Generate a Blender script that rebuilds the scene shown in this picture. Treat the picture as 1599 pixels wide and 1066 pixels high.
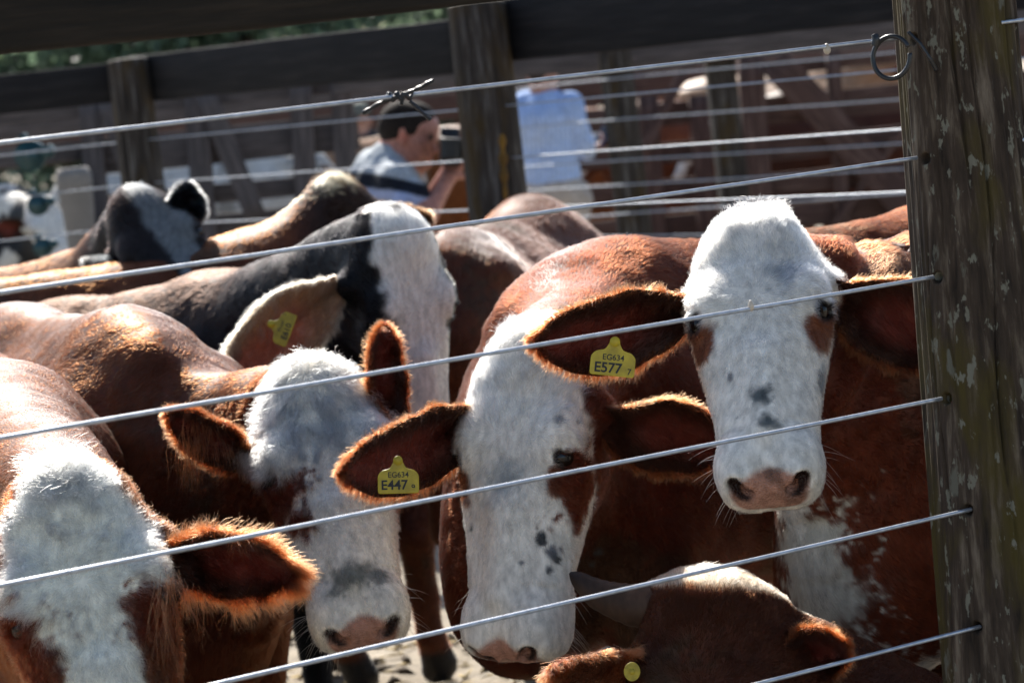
import bpy, math, random
import numpy as np
from mathutils import Vector, Matrix
random.seed(7)
RNG = np.random.default_rng(11)
for _o in list(bpy.data.objects): bpy.data.objects.remove(_o)
SC = bpy.context.scene
COL = SC.collection

# ------------------------------------------------------------------ camera, sky, sun, exposure
FPX = 4000.0
ROLL = math.radians(6.2); PITCH = math.atan(410/4000.0)
cF = np.array([0, math.cos(PITCH), -math.sin(PITCH)])
_r0 = np.array([1.0, 0, 0]); _u0 = np.array([0, math.sin(PITCH), math.cos(PITCH)])
cR = math.cos(ROLL)*_r0 - math.sin(ROLL)*_u0
cU = math.sin(ROLL)*_r0 + math.cos(ROLL)*_u0
cC = np.array([0, 0, 1.6])
def at(px, py, d): return cC + d*(cF + (px-799.5)/FPX*cR - (py-533)/FPX*cU)
def proj(P):
    q = np.asarray(P) - cC; d = q @ cF
    return 799.5 + FPX*(q @ cR)/d, 533 - FPX*(q @ cU)/d, d
cam_d = bpy.data.cameras.new('camera'); cam = bpy.data.objects.new('camera', cam_d); COL.objects.link(cam)
cam.matrix_world = Matrix(((cR[0], cU[0], -cF[0], cC[0]), (cR[1], cU[1], -cF[1], cC[1]), (cR[2], cU[2], -cF[2], cC[2]), (0, 0, 0, 1)))
cam_d.sensor_width = 36; cam_d.lens = 36*FPX/1599.0; cam_d.clip_start = 0.1; cam_d.clip_end = 2000
cam_d.dof.use_dof = True; cam_d.dof.focus_distance = 4.05; cam_d.dof.aperture_fstop = 90/16.5; cam_d.dof.aperture_blades = 7
SC.camera = cam
SUN_EL, SUN_AZ = math.radians(41), math.radians(-14)      # azimuth from +Y towards +X
world = bpy.data.worlds.new('World'); SC.world = world; world.use_nodes = True
wn = world.node_tree; sky = wn.nodes.new('ShaderNodeTexSky'); sky.sky_type = 'NISHITA'; sky.sun_disc = False
sky.sun_elevation = SUN_EL; sky.sun_rotation = SUN_AZ
wn.links.new(sky.outputs[0], wn.nodes['Background'].inputs[0]); wn.nodes['Background'].inputs[1].default_value = 0.09
sun_d = bpy.data.lights.new('sun', 'SUN'); sun_d.energy = 5.0; sun_d.angle = math.radians(0.53); sun_d.color = (1, 0.95, 0.87)
sun = bpy.data.objects.new('sun', sun_d); COL.objects.link(sun)
_sd = Vector((math.sin(SUN_AZ)*math.cos(SUN_EL), math.cos(SUN_AZ)*math.cos(SUN_EL), math.sin(SUN_EL)))
sun.rotation_euler = (-_sd).to_track_quat('-Z', 'Y').to_euler()
SC.view_settings.view_transform = 'Standard'; SC.view_settings.look = 'None'
SC.view_settings.exposure = 1.15; SC.view_settings.gamma = 1
SC.render.engine = 'CYCLES'
SC.cycles.use_denoising = True
SC.cycles.max_bounces = 8; SC.cycles.diffuse_bounces = 4; SC.cycles.glossy_bounces = 3; SC.cycles.transmission_bounces = 6; SC.cycles.transparent_max_bounces = 8
SC.cycles.sample_clamp_indirect = 6.0
SC.cycles_curves.shape = 'RIBBONS'

# ------------------------------------------------------------------ helpers
def tag(o, label=None, cat=None, group=None, kind=None):
    if label: o['label'] = label
    if cat: o['category'] = cat
    if group: o['group'] = group
    if kind: o['kind'] = kind
    return o
def empty(name, loc, label=None, cat=None, group=None):
    o = bpy.data.objects.new(name, None); COL.objects.link(o); o.location = Vector(loc); o.empty_display_size = .1
    return tag(o, label, cat, group)
def mesh_np(name, V, Fq, mat, parent=None, smooth=True, col=None, origin=None):
    """V (n,3) world coordinates; faces: array (m,3/4) or list of lists."""
    V = np.asarray(V, float)
    org = np.array(parent.location) if parent is not None and parent.parent is None else (np.zeros(3) if origin is None else np.asarray(origin))
    if parent is not None and parent.parent is not None:
        org = np.array(parent.location) + np.array(parent.parent.location)
    me = bpy.data.meshes.new(name)
    if isinstance(Fq, np.ndarray):
        n = Fq.shape[1]
        me.vertices.add(len(V)); me.vertices.foreach_set('co', (V-org).astype(np.float32).ravel())
        me.loops.add(Fq.size); me.loops.foreach_set('vertex_index', Fq.astype(np.int32).ravel())
        me.polygons.add(len(Fq)); me.polygons.foreach_set('loop_start', np.arange(0, Fq.size, n, dtype=np.int32))
        me.polygons.foreach_set('loop_total', np.full(len(Fq), n, np.int32))
        me.update(calc_edges=True)
    else:
        me.from_pydata([tuple(v) for v in (V-org)], [], Fq); me.update()
    me.validate()
    if smooth: me.polygons.foreach_set('use_smooth', np.ones(len(me.polygons), bool))
    if col is not None:
        a = me.color_attributes.new('col', 'FLOAT_COLOR', 'POINT')
        a.data.foreach_set('color', np.concatenate([col[:, :3], np.ones((len(col), 1)) if col.shape[1] < 4 else col[:, 3:4]], 1).astype(np.float32).ravel())
    if mat is not None: me.materials.append(mat)
    o = bpy.data.objects.new(name, me); COL.objects.link(o)
    if parent is not None: o.parent = parent
    else: o.location = Vector(org)
    return o
def sstep(a, b, x):
    t = np.clip((x-a)/(b-a), 0, 1); return t*t*(3-2*t)
def nrm(v): v = np.asarray(v, float); return v/(np.linalg.norm(v, axis=-1, keepdims=True)+1e-12)
def vn(P, s, seed=0):
    """value noise in [-1,1]; s may be a 3-vector of frequencies"""
    p = np.asarray(P, np.float64)*np.asarray(s) + seed*17.31
    i = np.floor(p).astype(np.int64); f = p-i; f = f*f*(3-2*f); out = 0
    for dx in (0, 1):
        for dy in (0, 1):
            for dz in (0, 1):
                h = ((i[:, 0]+dx)*374761393 + (i[:, 1]+dy)*668265263 + (i[:, 2]+dz)*2147483647 + seed*144665) & 0xffffffff
                h = ((h ^ (h >> 13))*1274126177) & 0xffffffff; h = (h ^ (h >> 16)) & 0xffff
                w = (f[:, 0] if dx else 1-f[:, 0])*(f[:, 1] if dy else 1-f[:, 1])*(f[:, 2] if dz else 1-f[:, 2])
                out = out + w*(h/32767.5-1)
    return out
def lerp(a, b, t):
    t = np.asarray(t)[:, None] if np.ndim(t) == 1 else t
    return np.asarray(a)*(1-t) + np.asarray(b)*t

# ------------------------------------------------------------------ materials
def newmat(name):
    m = bpy.data.materials.new(name); m.use_nodes = True
    nt = m.node_tree; b = nt.nodes['Principled BSDF']
    return m, nt, b
def N(nt, t, **kw):
    n = nt.nodes.new(t)
    for k, v in kw.items():
        if k in n.inputs: n.inputs[k].default_value = v
        else: setattr(n, k, v)
    return n
def plain(name, c, rough=.6, metal=0, noise=0.15, scale=40, spec=.5, bump=0.0, stretch=(1, 1, 1)):
    m, nt, b = newmat(name)
    tc = N(nt, 'ShaderNodeTexCoord'); mp = N(nt, 'ShaderNodeMapping'); mp.inputs['Scale'].default_value = stretch
    nz = N(nt, 'ShaderNodeTexNoise', Scale=scale, Detail=5.0)
    nt.links.new(tc.outputs['Object'], mp.inputs[0]); nt.links.new(mp.outputs[0], nz.inputs['Vector'])
    cr = N(nt, 'ShaderNodeValToRGB')
    cr.color_ramp.elements[0].position = .3; cr.color_ramp.elements[1].position = .72
    cr.color_ramp.elements[0].color = (*[x*(1-noise) for x in c], 1); cr.color_ramp.elements[1].color = (*[min(1, x*(1+noise)) for x in c], 1)
    nt.links.new(nz.outputs['Fac'], cr.inputs[0]); nt.links.new(cr.outputs[0], b.inputs['Base Color'])
    b.inputs['Roughness'].default_value = rough; b.inputs['Metallic'].default_value = metal; b.inputs['Specular IOR Level'].default_value = spec
    if bump:
        bp = N(nt, 'ShaderNodeBump', Strength=bump, Distance=.01); nt.links.new(nz.outputs['Fac'], bp.inputs['Height']); nt.links.new(bp.outputs[0], b.inputs['Normal'])
    return m
def coat_material(name, rough=.55, spec=.16, bump=.25):
    m, nt, b = newmat(name)
    a = N(nt, 'ShaderNodeAttribute', attribute_name='col')
    tc = N(nt, 'ShaderNodeTexCoord'); nz = N(nt, 'ShaderNodeTexNoise', Scale=160.0, Detail=3.0)
    mp = N(nt, 'ShaderNodeMapping'); mp.inputs['Scale'].default_value = (.5, .5, .22)
    nt.links.new(tc.outputs['Object'], mp.inputs[0]); nt.links.new(mp.outputs[0], nz.inputs['Vector'])
    mr = N(nt, 'ShaderNodeMapRange'); mr.inputs['From Min'].default_value = .3; mr.inputs['From Max'].default_value = .7; mr.inputs['To Min'].default_value = .72; mr.inputs['To Max'].default_value = 1.2
    nt.links.new(nz.outputs['Fac'], mr.inputs[0])
    mx = N(nt, 'ShaderNodeMix', data_type='RGBA', blend_type='MULTIPLY'); mx.inputs['Factor'].default_value = 1
    nt.links.new(a.outputs['Color'], mx.inputs[6]); nt.links.new(mr.outputs[0], mx.inputs[7]); nt.links.new(mx.outputs[2], b.inputs['Base Color'])
    bp = N(nt, 'ShaderNodeBump', Strength=bump, Distance=.004); nt.links.new(nz.outputs['Fac'], bp.inputs['Height']); nt.links.new(bp.outputs[0], b.inputs['Normal'])
    rr = N(nt, 'ShaderNodeMapRange'); rr.inputs['To Min'].default_value = .2; rr.inputs['To Max'].default_value = rough; nt.links.new(a.outputs['Alpha'], rr.inputs[0]); nt.links.new(rr.outputs[0], b.inputs['Roughness'])
    vo = N(nt, 'ShaderNodeTexVoronoi', Scale=260.0); nt.links.new(tc.outputs['Object'], vo.inputs['Vector']); om = N(nt, 'ShaderNodeMath', operation='SUBTRACT'); om.inputs[0].default_value = 1.0; nt.links.new(a.outputs['Alpha'], om.inputs[1])
    vm = N(nt, 'ShaderNodeMath', operation='MULTIPLY'); nt.links.new(vo.outputs['Distance'], vm.inputs[0]); nt.links.new(om.outputs[0], vm.inputs[1])
    b2 = N(nt, 'ShaderNodeBump', Strength=.7, Distance=.004); b2.invert = True; nt.links.new(vm.outputs[0], b2.inputs['Height']); nt.links.new(bp.outputs[0], b2.inputs['Normal']); nt.links.new(b2.outputs[0], b.inputs['Normal'])
    b.inputs['Specular IOR Level'].default_value = spec
    return m
def fur_material(name):
    m = bpy.data.materials.new(name); m.use_nodes = True; nt = m.node_tree; nt.nodes.remove(nt.nodes['Principled BSDF'])
    a = N(nt, 'ShaderNodeAttribute', attribute_name='col')
    h = N(nt, 'ShaderNodeBsdfHairPrincipled'); h.model = 'CHIANG'; h.parametrization = 'COLOR'
    h.inputs['Roughness'].default_value = .35; h.inputs['Radial Roughness'].default_value = .55; h.inputs['Coat'].default_value = .0; h.inputs['IOR'].default_value = 1.24; h.inputs['Random Roughness'].default_value = .2
    g = N(nt, 'ShaderNodeGamma', Gamma=1.05); nt.links.new(a.outputs['Color'], g.inputs[0]); nt.links.new(g.outputs[0], h.inputs['Color'])
    nt.links.new(h.outputs[0], nt.nodes['Material Output'].inputs[0])
    return m
M_COAT = coat_material('cow_coat')
M_FUR = fur_material('cow_fur')

def wood_material(name, dark, mid, light, moss=None, lichen=None, axis='z', rough=.85):
    m, nt, b = newmat(name); L = nt.links.new
    tc = N(nt, 'ShaderNodeTexCoord'); mp = N(nt, 'ShaderNodeMapping')
    mp.inputs['Scale'].default_value = {'z': (1, 1, .07), 'x': (.07, 1, 1)}[axis]
    L(tc.outputs['Object'], mp.inputs[0])
    nz = N(nt, 'ShaderNodeTexNoise', Scale=55.0, Detail=8.0, Roughness=.65); L(mp.outputs[0], nz.inputs['Vector'])
    cr = N(nt, 'ShaderNodeValToRGB'); e = cr.color_ramp.elements
    e[0].position = .33; e[0].color = (*dark, 1); e[1].position = .7; e[1].color = (*light, 1); k = e.new(.52); k.color = (*mid, 1)
    L(nz.outputs['Fac'], cr.inputs[0]); c = cr.outputs[0]
    def patch(c, col, scale, lo, hi, stretch):
        mp2 = N(nt, 'ShaderNodeMapping'); mp2.inputs['Scale'].default_value = stretch; mp2.inputs['Location'].default_value = (scale*.37, lo*3, hi*5)
        L(tc.outputs['Object'], mp2.inputs[0])
        n2 = N(nt, 'ShaderNodeTexNoise', Scale=scale, Detail=6.0, Roughness=.6); L(mp2.outputs[0], n2.inputs['Vector'])
        r2 = N(nt, 'ShaderNodeMapRange'); r2.inputs['From Min'].default_value = lo; r2.inputs['From Max'].default_value = hi; L(n2.outputs['Fac'], r2.inputs[0])
        mx = N(nt, 'ShaderNodeMix', data_type='RGBA'); L(r2.outputs[0], mx.inputs[0]); L(c, mx.inputs[6]); mx.inputs[7].default_value = (*col, 1)
        return mx.outputs[2]
    if moss: c = patch(c, moss, 14.0, .5, .68, (1, 1, .3))
    if lichen:
        c = patch(c, lichen, 60.0, .6, .63, (1, 1, .42)); c = patch(c, [x*.7 for x in lichen], 26.0, .63, .67, (1, 1, .3))
    L(c, b.inputs['Base Color']); b.inputs['Roughness'].default_value = rough; b.inputs['Specular IOR Level'].default_value = .25
    bp = N(nt, 'ShaderNodeBump', Strength=.7, Distance=.006); L(nz.outputs['Fac'], bp.inputs['Height']); L(bp.outputs[0], b.inputs['Normal'])
    return m

# ------------------------------------------------------------------ implicit surfaces
def smin(a, b, k):
    h = np.clip(k-np.abs(a-b), 0, None)/k; return np.minimum(a, b) - h*h*k*.25
def smax(a, b, k): return -smin(-a, -b, k)
def rcone(P, a, b, ra, rb):
    a = np.asarray(a, P.dtype); b = np.asarray(b, P.dtype); ab = b-a
    t = np.clip(((P-a) @ ab)/(ab @ ab), 0, 1)
    q = P-a-t[:, None]*ab; return np.sqrt(np.einsum('ij,ij->i', q, q)) - (ra+(rb-ra)*t)
def ell(P, c, r, M=None):
    q = P-np.asarray(c, P.dtype)
    if M is not None: q = q @ M
    q = q/np.asarray(r, P.dtype); k0 = np.sqrt(np.einsum('ij,ij->i', q, q)); q = q/np.asarray(r, P.dtype); k1 = np.sqrt(np.einsum('ij,ij->i', q, q))
    return k0*(k0-1)/np.maximum(k1, 1e-6)
def surface_nets(fn, lo, hi, h):
    """polygonise fn=0 inside the box; blocks far from the surface are skipped"""
    lo = np.asarray(lo, float); B = 8
    nb = np.ceil((np.asarray(hi)-lo)/(h*B)).astype(int); n = nb*B+1
    ci = np.stack(np.meshgrid(*[np.arange(x) for x in nb], indexing='ij'), -1).reshape(-1, 3)
    cp = lo+(ci+.5)*h*B; cd = np.concatenate([fn(cp[q:q+4000]) for q in range(0, len(cp), 4000)])
    val = np.empty(n, np.float32)
    cg = np.where(cd.reshape(nb) > 0, 1.0, -1.0).astype(np.float32)
    val[:] = 1.0
    val[:-1, :-1, :-1] = cg.repeat(B, 0).repeat(B, 1).repeat(B, 2)
    act = ci[np.abs(cd) < h*B*1.35]
    act = act[np.lexsort((act[:, 0], act[:, 1]//3, act[:, 2]//3, act[:, 0]//3))]
    off = np.stack(np.meshgrid(*[np.arange(B+1)]*3, indexing='ij'), -1).reshape(-1, 3)
    CH = 160
    for s in range(0, len(act), CH):
        I = (act[s:s+CH, None, :]*B + off[None]).reshape(-1, 3)
        val[I[:, 0], I[:, 1], I[:, 2]] = fn(lo+I*h)
    sg = val < 0
    c = np.zeros(n-1, np.uint8)
    for dx in (0, 1):
        for dy in (0, 1):
            for dz in (0, 1):
                c += sg[dx:n[0]-1+dx, dy:n[1]-1+dy, dz:n[2]-1+dz]
    cells = np.argwhere((c > 0) & (c < 8)); del c
    flat = np.ravel_multi_index(cells.T, n-1)
    acc = np.zeros((len(cells), 3)); cnt = np.zeros(len(cells))
    cor = [(dx, dy, dz) for dx in (0, 1) for dy in (0, 1) for dz in (0, 1)]
    cv = {k: val[cells[:, 0]+k[0], cells[:, 1]+k[1], cells[:, 2]+k[2]] for k in cor}
    for a in cor:
        for ax in range(3):
            if a[ax]: continue
            b = list(a); b[ax] = 1; b = tuple(b)
            va, vb = cv[a], cv[b]; x = (va < 0) != (vb < 0)
            t = np.where(x, va/np.where(x, va-vb, 1), 0)
            p = np.zeros((len(cells), 3)); p += a; p[:, ax] = t
            acc[x] += p[x]; cnt += x
    V = lo + (cells + acc/cnt[:, None])*h
    quads = []
    for ax in range(3):
        o1, o2 = [(1, 2), (2, 0), (0, 1)][ax]
        A = [slice(None)]*3; A[ax] = slice(0, n[ax]-1); Bs = [slice(None)]*3; Bs[ax] = slice(1, n[ax])
        e = np.argwhere(sg[tuple(A)] != sg[tuple(Bs)])
        ok = (e[:, o1] > 0) & (e[:, o2] > 0) & (e[:, o1] < n[o1]-1) & (e[:, o2] < n[o2]-1); e = e[ok]
        inside = sg[e[:, 0], e[:, 1], e[:, 2]]
        def cid(d1, d2):
            k = e.copy(); k[:, o1] -= d1; k[:, o2] -= d2
            return np.searchsorted(flat, np.ravel_multi_index(k.T, n-1))
        q = np.stack([cid(1, 1), cid(0, 1), cid(0, 0), cid(1, 0)], 1)
        q[~inside] = q[~inside][:, ::-1]
        quads.append(q)
    Fq = np.concatenate(quads)
    for _ in range(2):
        g, f0 = gradient(fn, V, h*.5)
        V = V - g*np.clip(f0/np.maximum((g*g).sum(1), .2), -h*.6, h*.6)[:, None]
    g, _ = gradient(fn, V, h*.6)
    return V, Fq, nrm(g)
def gradient(fn, V, e):
    f0 = fn(V); g = np.stack([fn(V+np.array(d)*e)-f0 for d in ((1, 0, 0), (0, 1, 0), (0, 0, 1))], 1)/e
    return g, f0

# ------------------------------------------------------------------ cow head, neck, body as one implicit surface
_S  = np.array([-.048, -.042, -.024, .00, .04, .10, .165, .24, .31, .38, .435, .475, .503, .518, .524])
_W  = np.array([.012, .038, .058, .077, .098, .105, .107, .102, .093, .086, .083, .081, .075, .060, .012])
_ZT = np.array([-.080, -.055, -.026, -.006, .004, .008, .006, .000, -.008, -.014, -.017, -.022, -.033, -.046, -.065])
_ZB = np.array([-.100, -.120, -.135, -.150, -.170, -.200, -.212, -.200, -.180, -.160, -.152, -.146, -.132, -.110, -.080])
_sf = np.linspace(-.08, .53, 245)
def _sm(tab):
    y = np.interp(_sf, _S, tab)
    for _ in range(3): y[1:-1] = (y[:-2]+2*y[1:-1]+y[2:])/4
    return y
_Wf, _ZTf, _ZBf = _sm(_W), _sm(_ZT), _sm(_ZB)
EYE = np.array([.185, .095, -.027])
EYE_AX = np.array([.12, .72, .60])/np.linalg.norm([.12, .72, .60])
def head_sdf(Q, hp):
    s, y, z = Q[:, 0], Q[:, 1], Q[:, 2]; ay = np.abs(y)
    sc = np.clip(s, -.047, .5235)
    w = np.interp(sc, _sf, _Wf)*hp.get('wide', 1); zt = np.interp(sc, _sf, _ZTf); zb = np.interp(sc, _sf, _ZBf)
    zc = np.where(s < .4, np.maximum(zt-.062, zb+.42*(zt-zb)), (zt+zb)/2); ht = zt-zc; hb = zc-zb
    up = z > zc
    zr = np.where(up, (z-zc)/ht, (z-zc)/hb)
    nb = sstep(.2, .34, s)*(1-sstep(.40, .45, s))
    wz = w*(1 - np.where(up, 0.05*nb, .32*(1-sstep(.36, .44, s)))*np.clip(np.abs(zr), 0, 1)**1.6)
    p = 2.7-.45*nb+1.1*sstep(.42, .50, s)
    rho = ((ay/wz)**p + np.abs(zr)**p)**(1/p)
    d = (rho-1)*np.minimum(np.minimum(wz, np.where(up, ht, hb)), .08)*.9
    d = np.maximum(d, np.maximum(-.047-s, s-.5235))
    P = np.stack([s, ay, z], 1)
    if hp.get('ridge'): d = smin(d, ell(P, (-.018, 0, -.058), (.034, .122, .040)), .04)
    d = smin(d, ell(P, (.0, 0, -.04), (.055, .085 if hp.get('ridge') else .044, .042)), .05)      # poll
    d = smin(d, ell(P, (.152, .084, -.022), (.042, .030, .030)), .035)               # brow over the eye
    d = smin(d, rcone(P, (.20, .090, -.062), (.32, .066, -.075), .020, .012), .03)   # zygomatic ridge
    d = smin(d, ell(P, (.155, .062, -.125), (.095, .040, .082)), .03)                # masseter
    d = smin(d, rcone(P, (.085, .07, -.075), (.092, .114, -.085), .045, .032), .03)    # ear root
    d = smin(d, rcone(P, (.28, 0, -.021), (.42, 0, -.026), .026, .020), .035)            # nasal bone
    d = smin(d, ell(P, (.462, .040, -.070), (.052, .044, .050)), .025)               # muzzle pads
    d = smin(d, ell(P, (.452, .030, -.128), (.048, .032, .028)), .018)               # lower lip and chin
    # eye: socket, lids, tear groove
    ec = EYE
    d = smax(d, -(np.linalg.norm(P-(ec+EYE_AX*.016), axis=1)-.021), .012)
    ax = EYE_AX; q = P-(ec+ax*.010); hh = q @ ax; rr = np.linalg.norm(q-hh[:, None]*ax, axis=1)
    d = smin(d, np.sqrt((rr-.0205)**2+hh**2)-.0052, .009)
    d = smax(d, -(rcone(P, (.212, .100, -.046), (.255, .088, -.064), .004, .003)), .01)
    d = smin(d, ell(P, tuple(EYE+EYE_AX*.0125+np.array([-.012, .001, .005])), (.011, .017, .010)), .008)   # heavy upper lid
    # nostrils: comma shaped, opening to the front and side
    d = smin(d, ell(P, (.497, .042, -.045), (.024, .026, .022)), .012)
    d = smax(d, -rcone(P, (.528, .041, -.064), (.512, .054, -.043), .0115, .0135), .010)
    d = smax(d, -rcone(P, (.52, .036, -.058), (.46, .03, -.062), .011, .008), .008)
    # mouth line and the groove of the upper lip
    d = smax(d, -rcone(P, (.524, 0, -.112), (.500, .064, -.113), .005, .005), .010)
    d = smax(d, -rcone(P, (.500, .066, -.113), (.40, .084, -.130), .004, .003), .010)
    d = smax(d, -rcone(P, (.532, 0, -.09), (.528, 0, -.055), .006, .005), .012)
    return d

def body_prims():
    L = []
    E = lambda c, r, k=.12: L.append(('e', c, r, k)); C = lambda a, b, ra, rb, k=.08: L.append(('c', a, b, ra, rb, k))
    E((0, 0, .93), (.78, .32, .37)); E((.42, 0, .98), (.36, .275, .37)); E((-.62, 0, 1.03), (.36, .27, .31))
    C((-.78, 0, 1.27), (.35, 0, 1.28), .06, .07, .14); E((.42, 0, 1.27), (.24, .075, .085), .12)
    E((.68, 0, .74), (.20, .17, .22), .1)
    for s in (-1, 1):
        E((.50, s*.19, .93), (.17, .09, .30), .08); E((-.74, s*.14, 1.24), (.09, .07, .05), .08)
        C((.52, s*.17, .78), (.50, s*.17, .42), .105, .058); C((.50, s*.17, .42), (.51, s*.17, .14), .052, .042, .03)
        C((.51, s*.17, .12), (.55, s*.17, .03), .046, .055, .02)
        E((-.66, s*.16, .86), (.21, .12, .32), .08); C((-.70, s*.17, .62), (-.86, s*.16, .46), .10, .056); C((-.86, s*.16, .46), (-.80, s*.16, .14), .05, .042, .03)
        C((-.80, s*.16, .12), (-.76, s*.16, .03), .046, .055, .02)
    C((-.97, 0, 1.22), (-1.06, 0, .75), .035, .02, .05); C((-1.06, 0, .75), (-1.06, 0, .5), .03, .045, .02)
    return L
def lying_prims():
    L = []
    E = lambda c, r, k=.12: L.append(('e', c, r, k)); C = lambda a, b, ra, rb, k=.08: L.append(('c', a, b, ra, rb, k))
    E((0, 0, .32), (.75, .33, .33)); E((.42, 0, .36), (.34, .27, .34)); E((-.6, 0, .36), (.36, .28, .31)); E((.66, 0, .28), (.2, .17, .2))
    for s in (-1, 1):
        C((.5, s*.26, .2), (.78, s*.24, .09), .09, .06); C((.78, s*.24, .09), (.56, s*.26, .06), .055, .05)
        E((-.5, s*.3, .25), (.28, .12, .2)); C((-.4, s*.38, .1), (-.05, s*.4, .07), .07, .05)
    C((-.95, 0, .45), (-1.05, .1, .1), .035, .03, .05)
    return L

import time as _tm
class Cow: pass
def make_cow(name, label, pos, heading, k, O, n, u, kh, color, res=.006, lying=False, hp={}, ears=(), group='cattle crowded in the pen', fur=None,
             neck=None, spots=(), horns=(), tags=(), drop_rump=0.0, fold=0.0):
    _t0 = _tm.time(); c = Cow(); pos = np.array([pos[0], pos[1], 0.0]); h = nrm(np.array([heading[0], heading[1], 0.0])); l = np.array([-h[1], h[0], 0])
    MB = np.stack([h, l, [0, 0, 1.0]], 1); MB32 = MB.astype(np.float32); pos32 = pos.astype(np.float32)   # body axes as columns
    n = nrm(n); u = nrm(np.asarray(u)-n*(np.asarray(u) @ n)); MH = np.stack([n, np.cross(u, n), u], 1); O = np.asarray(O, float)
    toH = lambda P: (P-O) @ MH/kh
    fromH = lambda q: O + (MH @ (np.asarray(q, float)*kh).T).T
    toB = lambda P: (P-pos) @ MB/k
    root = empty('cow', pos, label, 'cow', group)
    prims = lying_prims() if lying else body_prims()
    boxes = []
    for p in prims:
        if p[0] == 'e': q0, q1 = np.array(p[1])-np.array(p[2]), np.array(p[1])+np.array(p[2])
        else: r_ = max(p[3], p[4]); q0, q1 = np.minimum(p[1], p[2])-r_, np.maximum(p[1], p[2])+r_
        boxes.append((q0-.24, q1+.24))
    zb = -.55 if lying else 0
    nk = dict(top=(.42, 0, 1.20+zb), low=(.60, 0, .92+zb), dew=(.72, 0, .68+zb), rt=.16, rl=.19, rd=.10)
    if neck: nk.update(neck)
    occ, thr, chn = fromH((.02, 0, -.085)), fromH((.11, 0, -.135)), fromH((.17, 0, -.165))
    toW = lambda q: pos + MB @ (np.asarray(q, float)*k)
    A, Bl, D = toW(nk['top']), toW(nk['low']), toW(nk['dew'])
    hc = fromH((.22, 0, -.08)); neck_dir = nrm((A+Bl)/2-occ)
    def fn(Pl):
        Pl = np.asarray(Pl, np.float32); P = Pl @ MB32.T + pos32    # grid points are in body axes
        b = Pl/k; d = None; b0, b1 = b.min(0), b.max(0)
        for p, bx in zip(prims, boxes):
            if (b1 < bx[0]).any() or (b0 > bx[1]).any(): continue
            if p[0] == 'e': x = ell(b, p[1], p[2])
            else: x = rcone(b, p[1], p[2], p[3], p[4])
            d = x if d is None else smin(d, x, p[-1])
        d = d*k if d is not None else np.full(len(P), .5)
        nkd = rcone(P, A, occ, nk['rt']*k, .092*kh)
        nkd = smin(nkd, rcone(P, Bl, thr, nk['rl']*k, .082*kh), .08)
        nkd = smin(nkd, rcone(P, D, chn, nk['rd']*k, .045*kh), .09)
        if fold:
            m_ = np.abs(nkd) < .03
            if m_.any():
                Pm = P[m_]; ss = (Pm-(A+Bl)/2) @ neck_dir; nkd = nkd.copy(); nkd[m_] += fold*np.sin(ss*62+2.5*vn(Pm, 9, 3))*sstep(-.3, .1, vn(Pm, 6, 5)+.3)
        d = smin(d, nkd, .09)
        m_ = np.abs(d) < .05
        if m_.any(): d = d.copy(); d[m_] += .007*vn(P[m_], 8.0, 12)+.003*vn(P[m_], 21.0, 13)
        near = np.linalg.norm(P-hc, axis=1) < .48*kh
        if near.any():
            hd = head_sdf(((P[near]-O) @ MH/kh).astype(np.float32), hp)*kh
            d = d.copy(); d[near] = smin(d[near], hd, .035)
        return d
    hl = (np.stack([fromH(q) for q in ((-.1, 0, 0), (.55, 0, 0), (.2, .16, -.1), (.2, -.16, -.1), (.2, 0, -.24), (.2, 0, .05))])-pos) @ MB
    lo = np.minimum(hl.min(0)-.05, np.array([-1.15, -.45, -.02])*k); hi = np.maximum(hl.max(0)+.05, np.array([.95, .45, (1.45 if not lying else .8)])*k)
    V, Fq, Nl = surface_nets(fn, lo, hi, res)
    Vw = V @ MB.T + pos; Nw = Nl @ MB.T
    # ---- ears: cupped leaves joined to the same skin
    ear_info = []
    for e in ears:
        ev, ef, en, eu, evv, eo = ear_mesh(fromH((e.get('s', .095), e['side']*e.get('y', .118), e.get('z', -.085))), e, kh)
        Fq = np.concatenate([Fq, ef+len(Vw)]); Vw = np.concatenate([Vw, ev]); Nw = np.concatenate([Nw, en])
        ear_info.append((len(Vw)-len(ev), eu, evv, eo, e))
    Q = toH(Vw); Bc = toB(Vw)
    C = color(Q, Bc, Vw)
    for st, eu, evv, eo, e in ear_info:
        i = slice(st, st+len(eu)); t = vn(Vw[i], 25, 9)
        outer = lerp(e.get('oc', (.16, .05, .02)), np.array(e.get('oc', (.16, .05, .02)))*.55, sstep(-.3, .6, t))
        inner = lerp(e.get('ic', (.10, .035, .02)), e.get('ic2', (.30, .11, .08)), sstep(.1, .5, eu)*sstep(.85, .2, np.abs(evv-.1)))
        C[i] = np.where(eo[:, None], outer, inner)
    px, py, dd = proj(Vw)
    vis = ((Nw*nrm(cC-Vw)).sum(1) > 0)
    for sp in spots:                                            # markings: each a patch of skin round a point of the surface
        x, y, r, cc = sp[:4]; soft = sp[4] if len(sp) > 4 else .35; asp = sp[5] if len(sp) > 5 else None
        cand = np.where(vis & (np.abs(px-x) < 9) & (np.abs(py-y) < 9))[0]
        if len(cand) == 0: continue
        i = cand[np.argmin(dd[cand]+.002*np.hypot(px[cand]-x, py[cand]-y))]
        q = Vw-Vw[i]
        if asp is not None:                                     # stretched along a direction of the head
            a = MH @ nrm(np.array(asp[:3], float)); la = q @ a; q = q - a*(la*(1-1/asp[3]))[:, None]
        dist = np.linalg.norm(q, axis=1)*(1+.40*vn(Vw, 55, 21)+.40*vn(Vw, 140, 22))
        C = lerp(C, cc, sstep(r*(1+soft), r*(1-soft), dist)*(sp[6] if len(sp) > 6 else 1))
    print('cow mesh', len(Vw), round(_tm.time()-_t0, 1))
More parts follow.
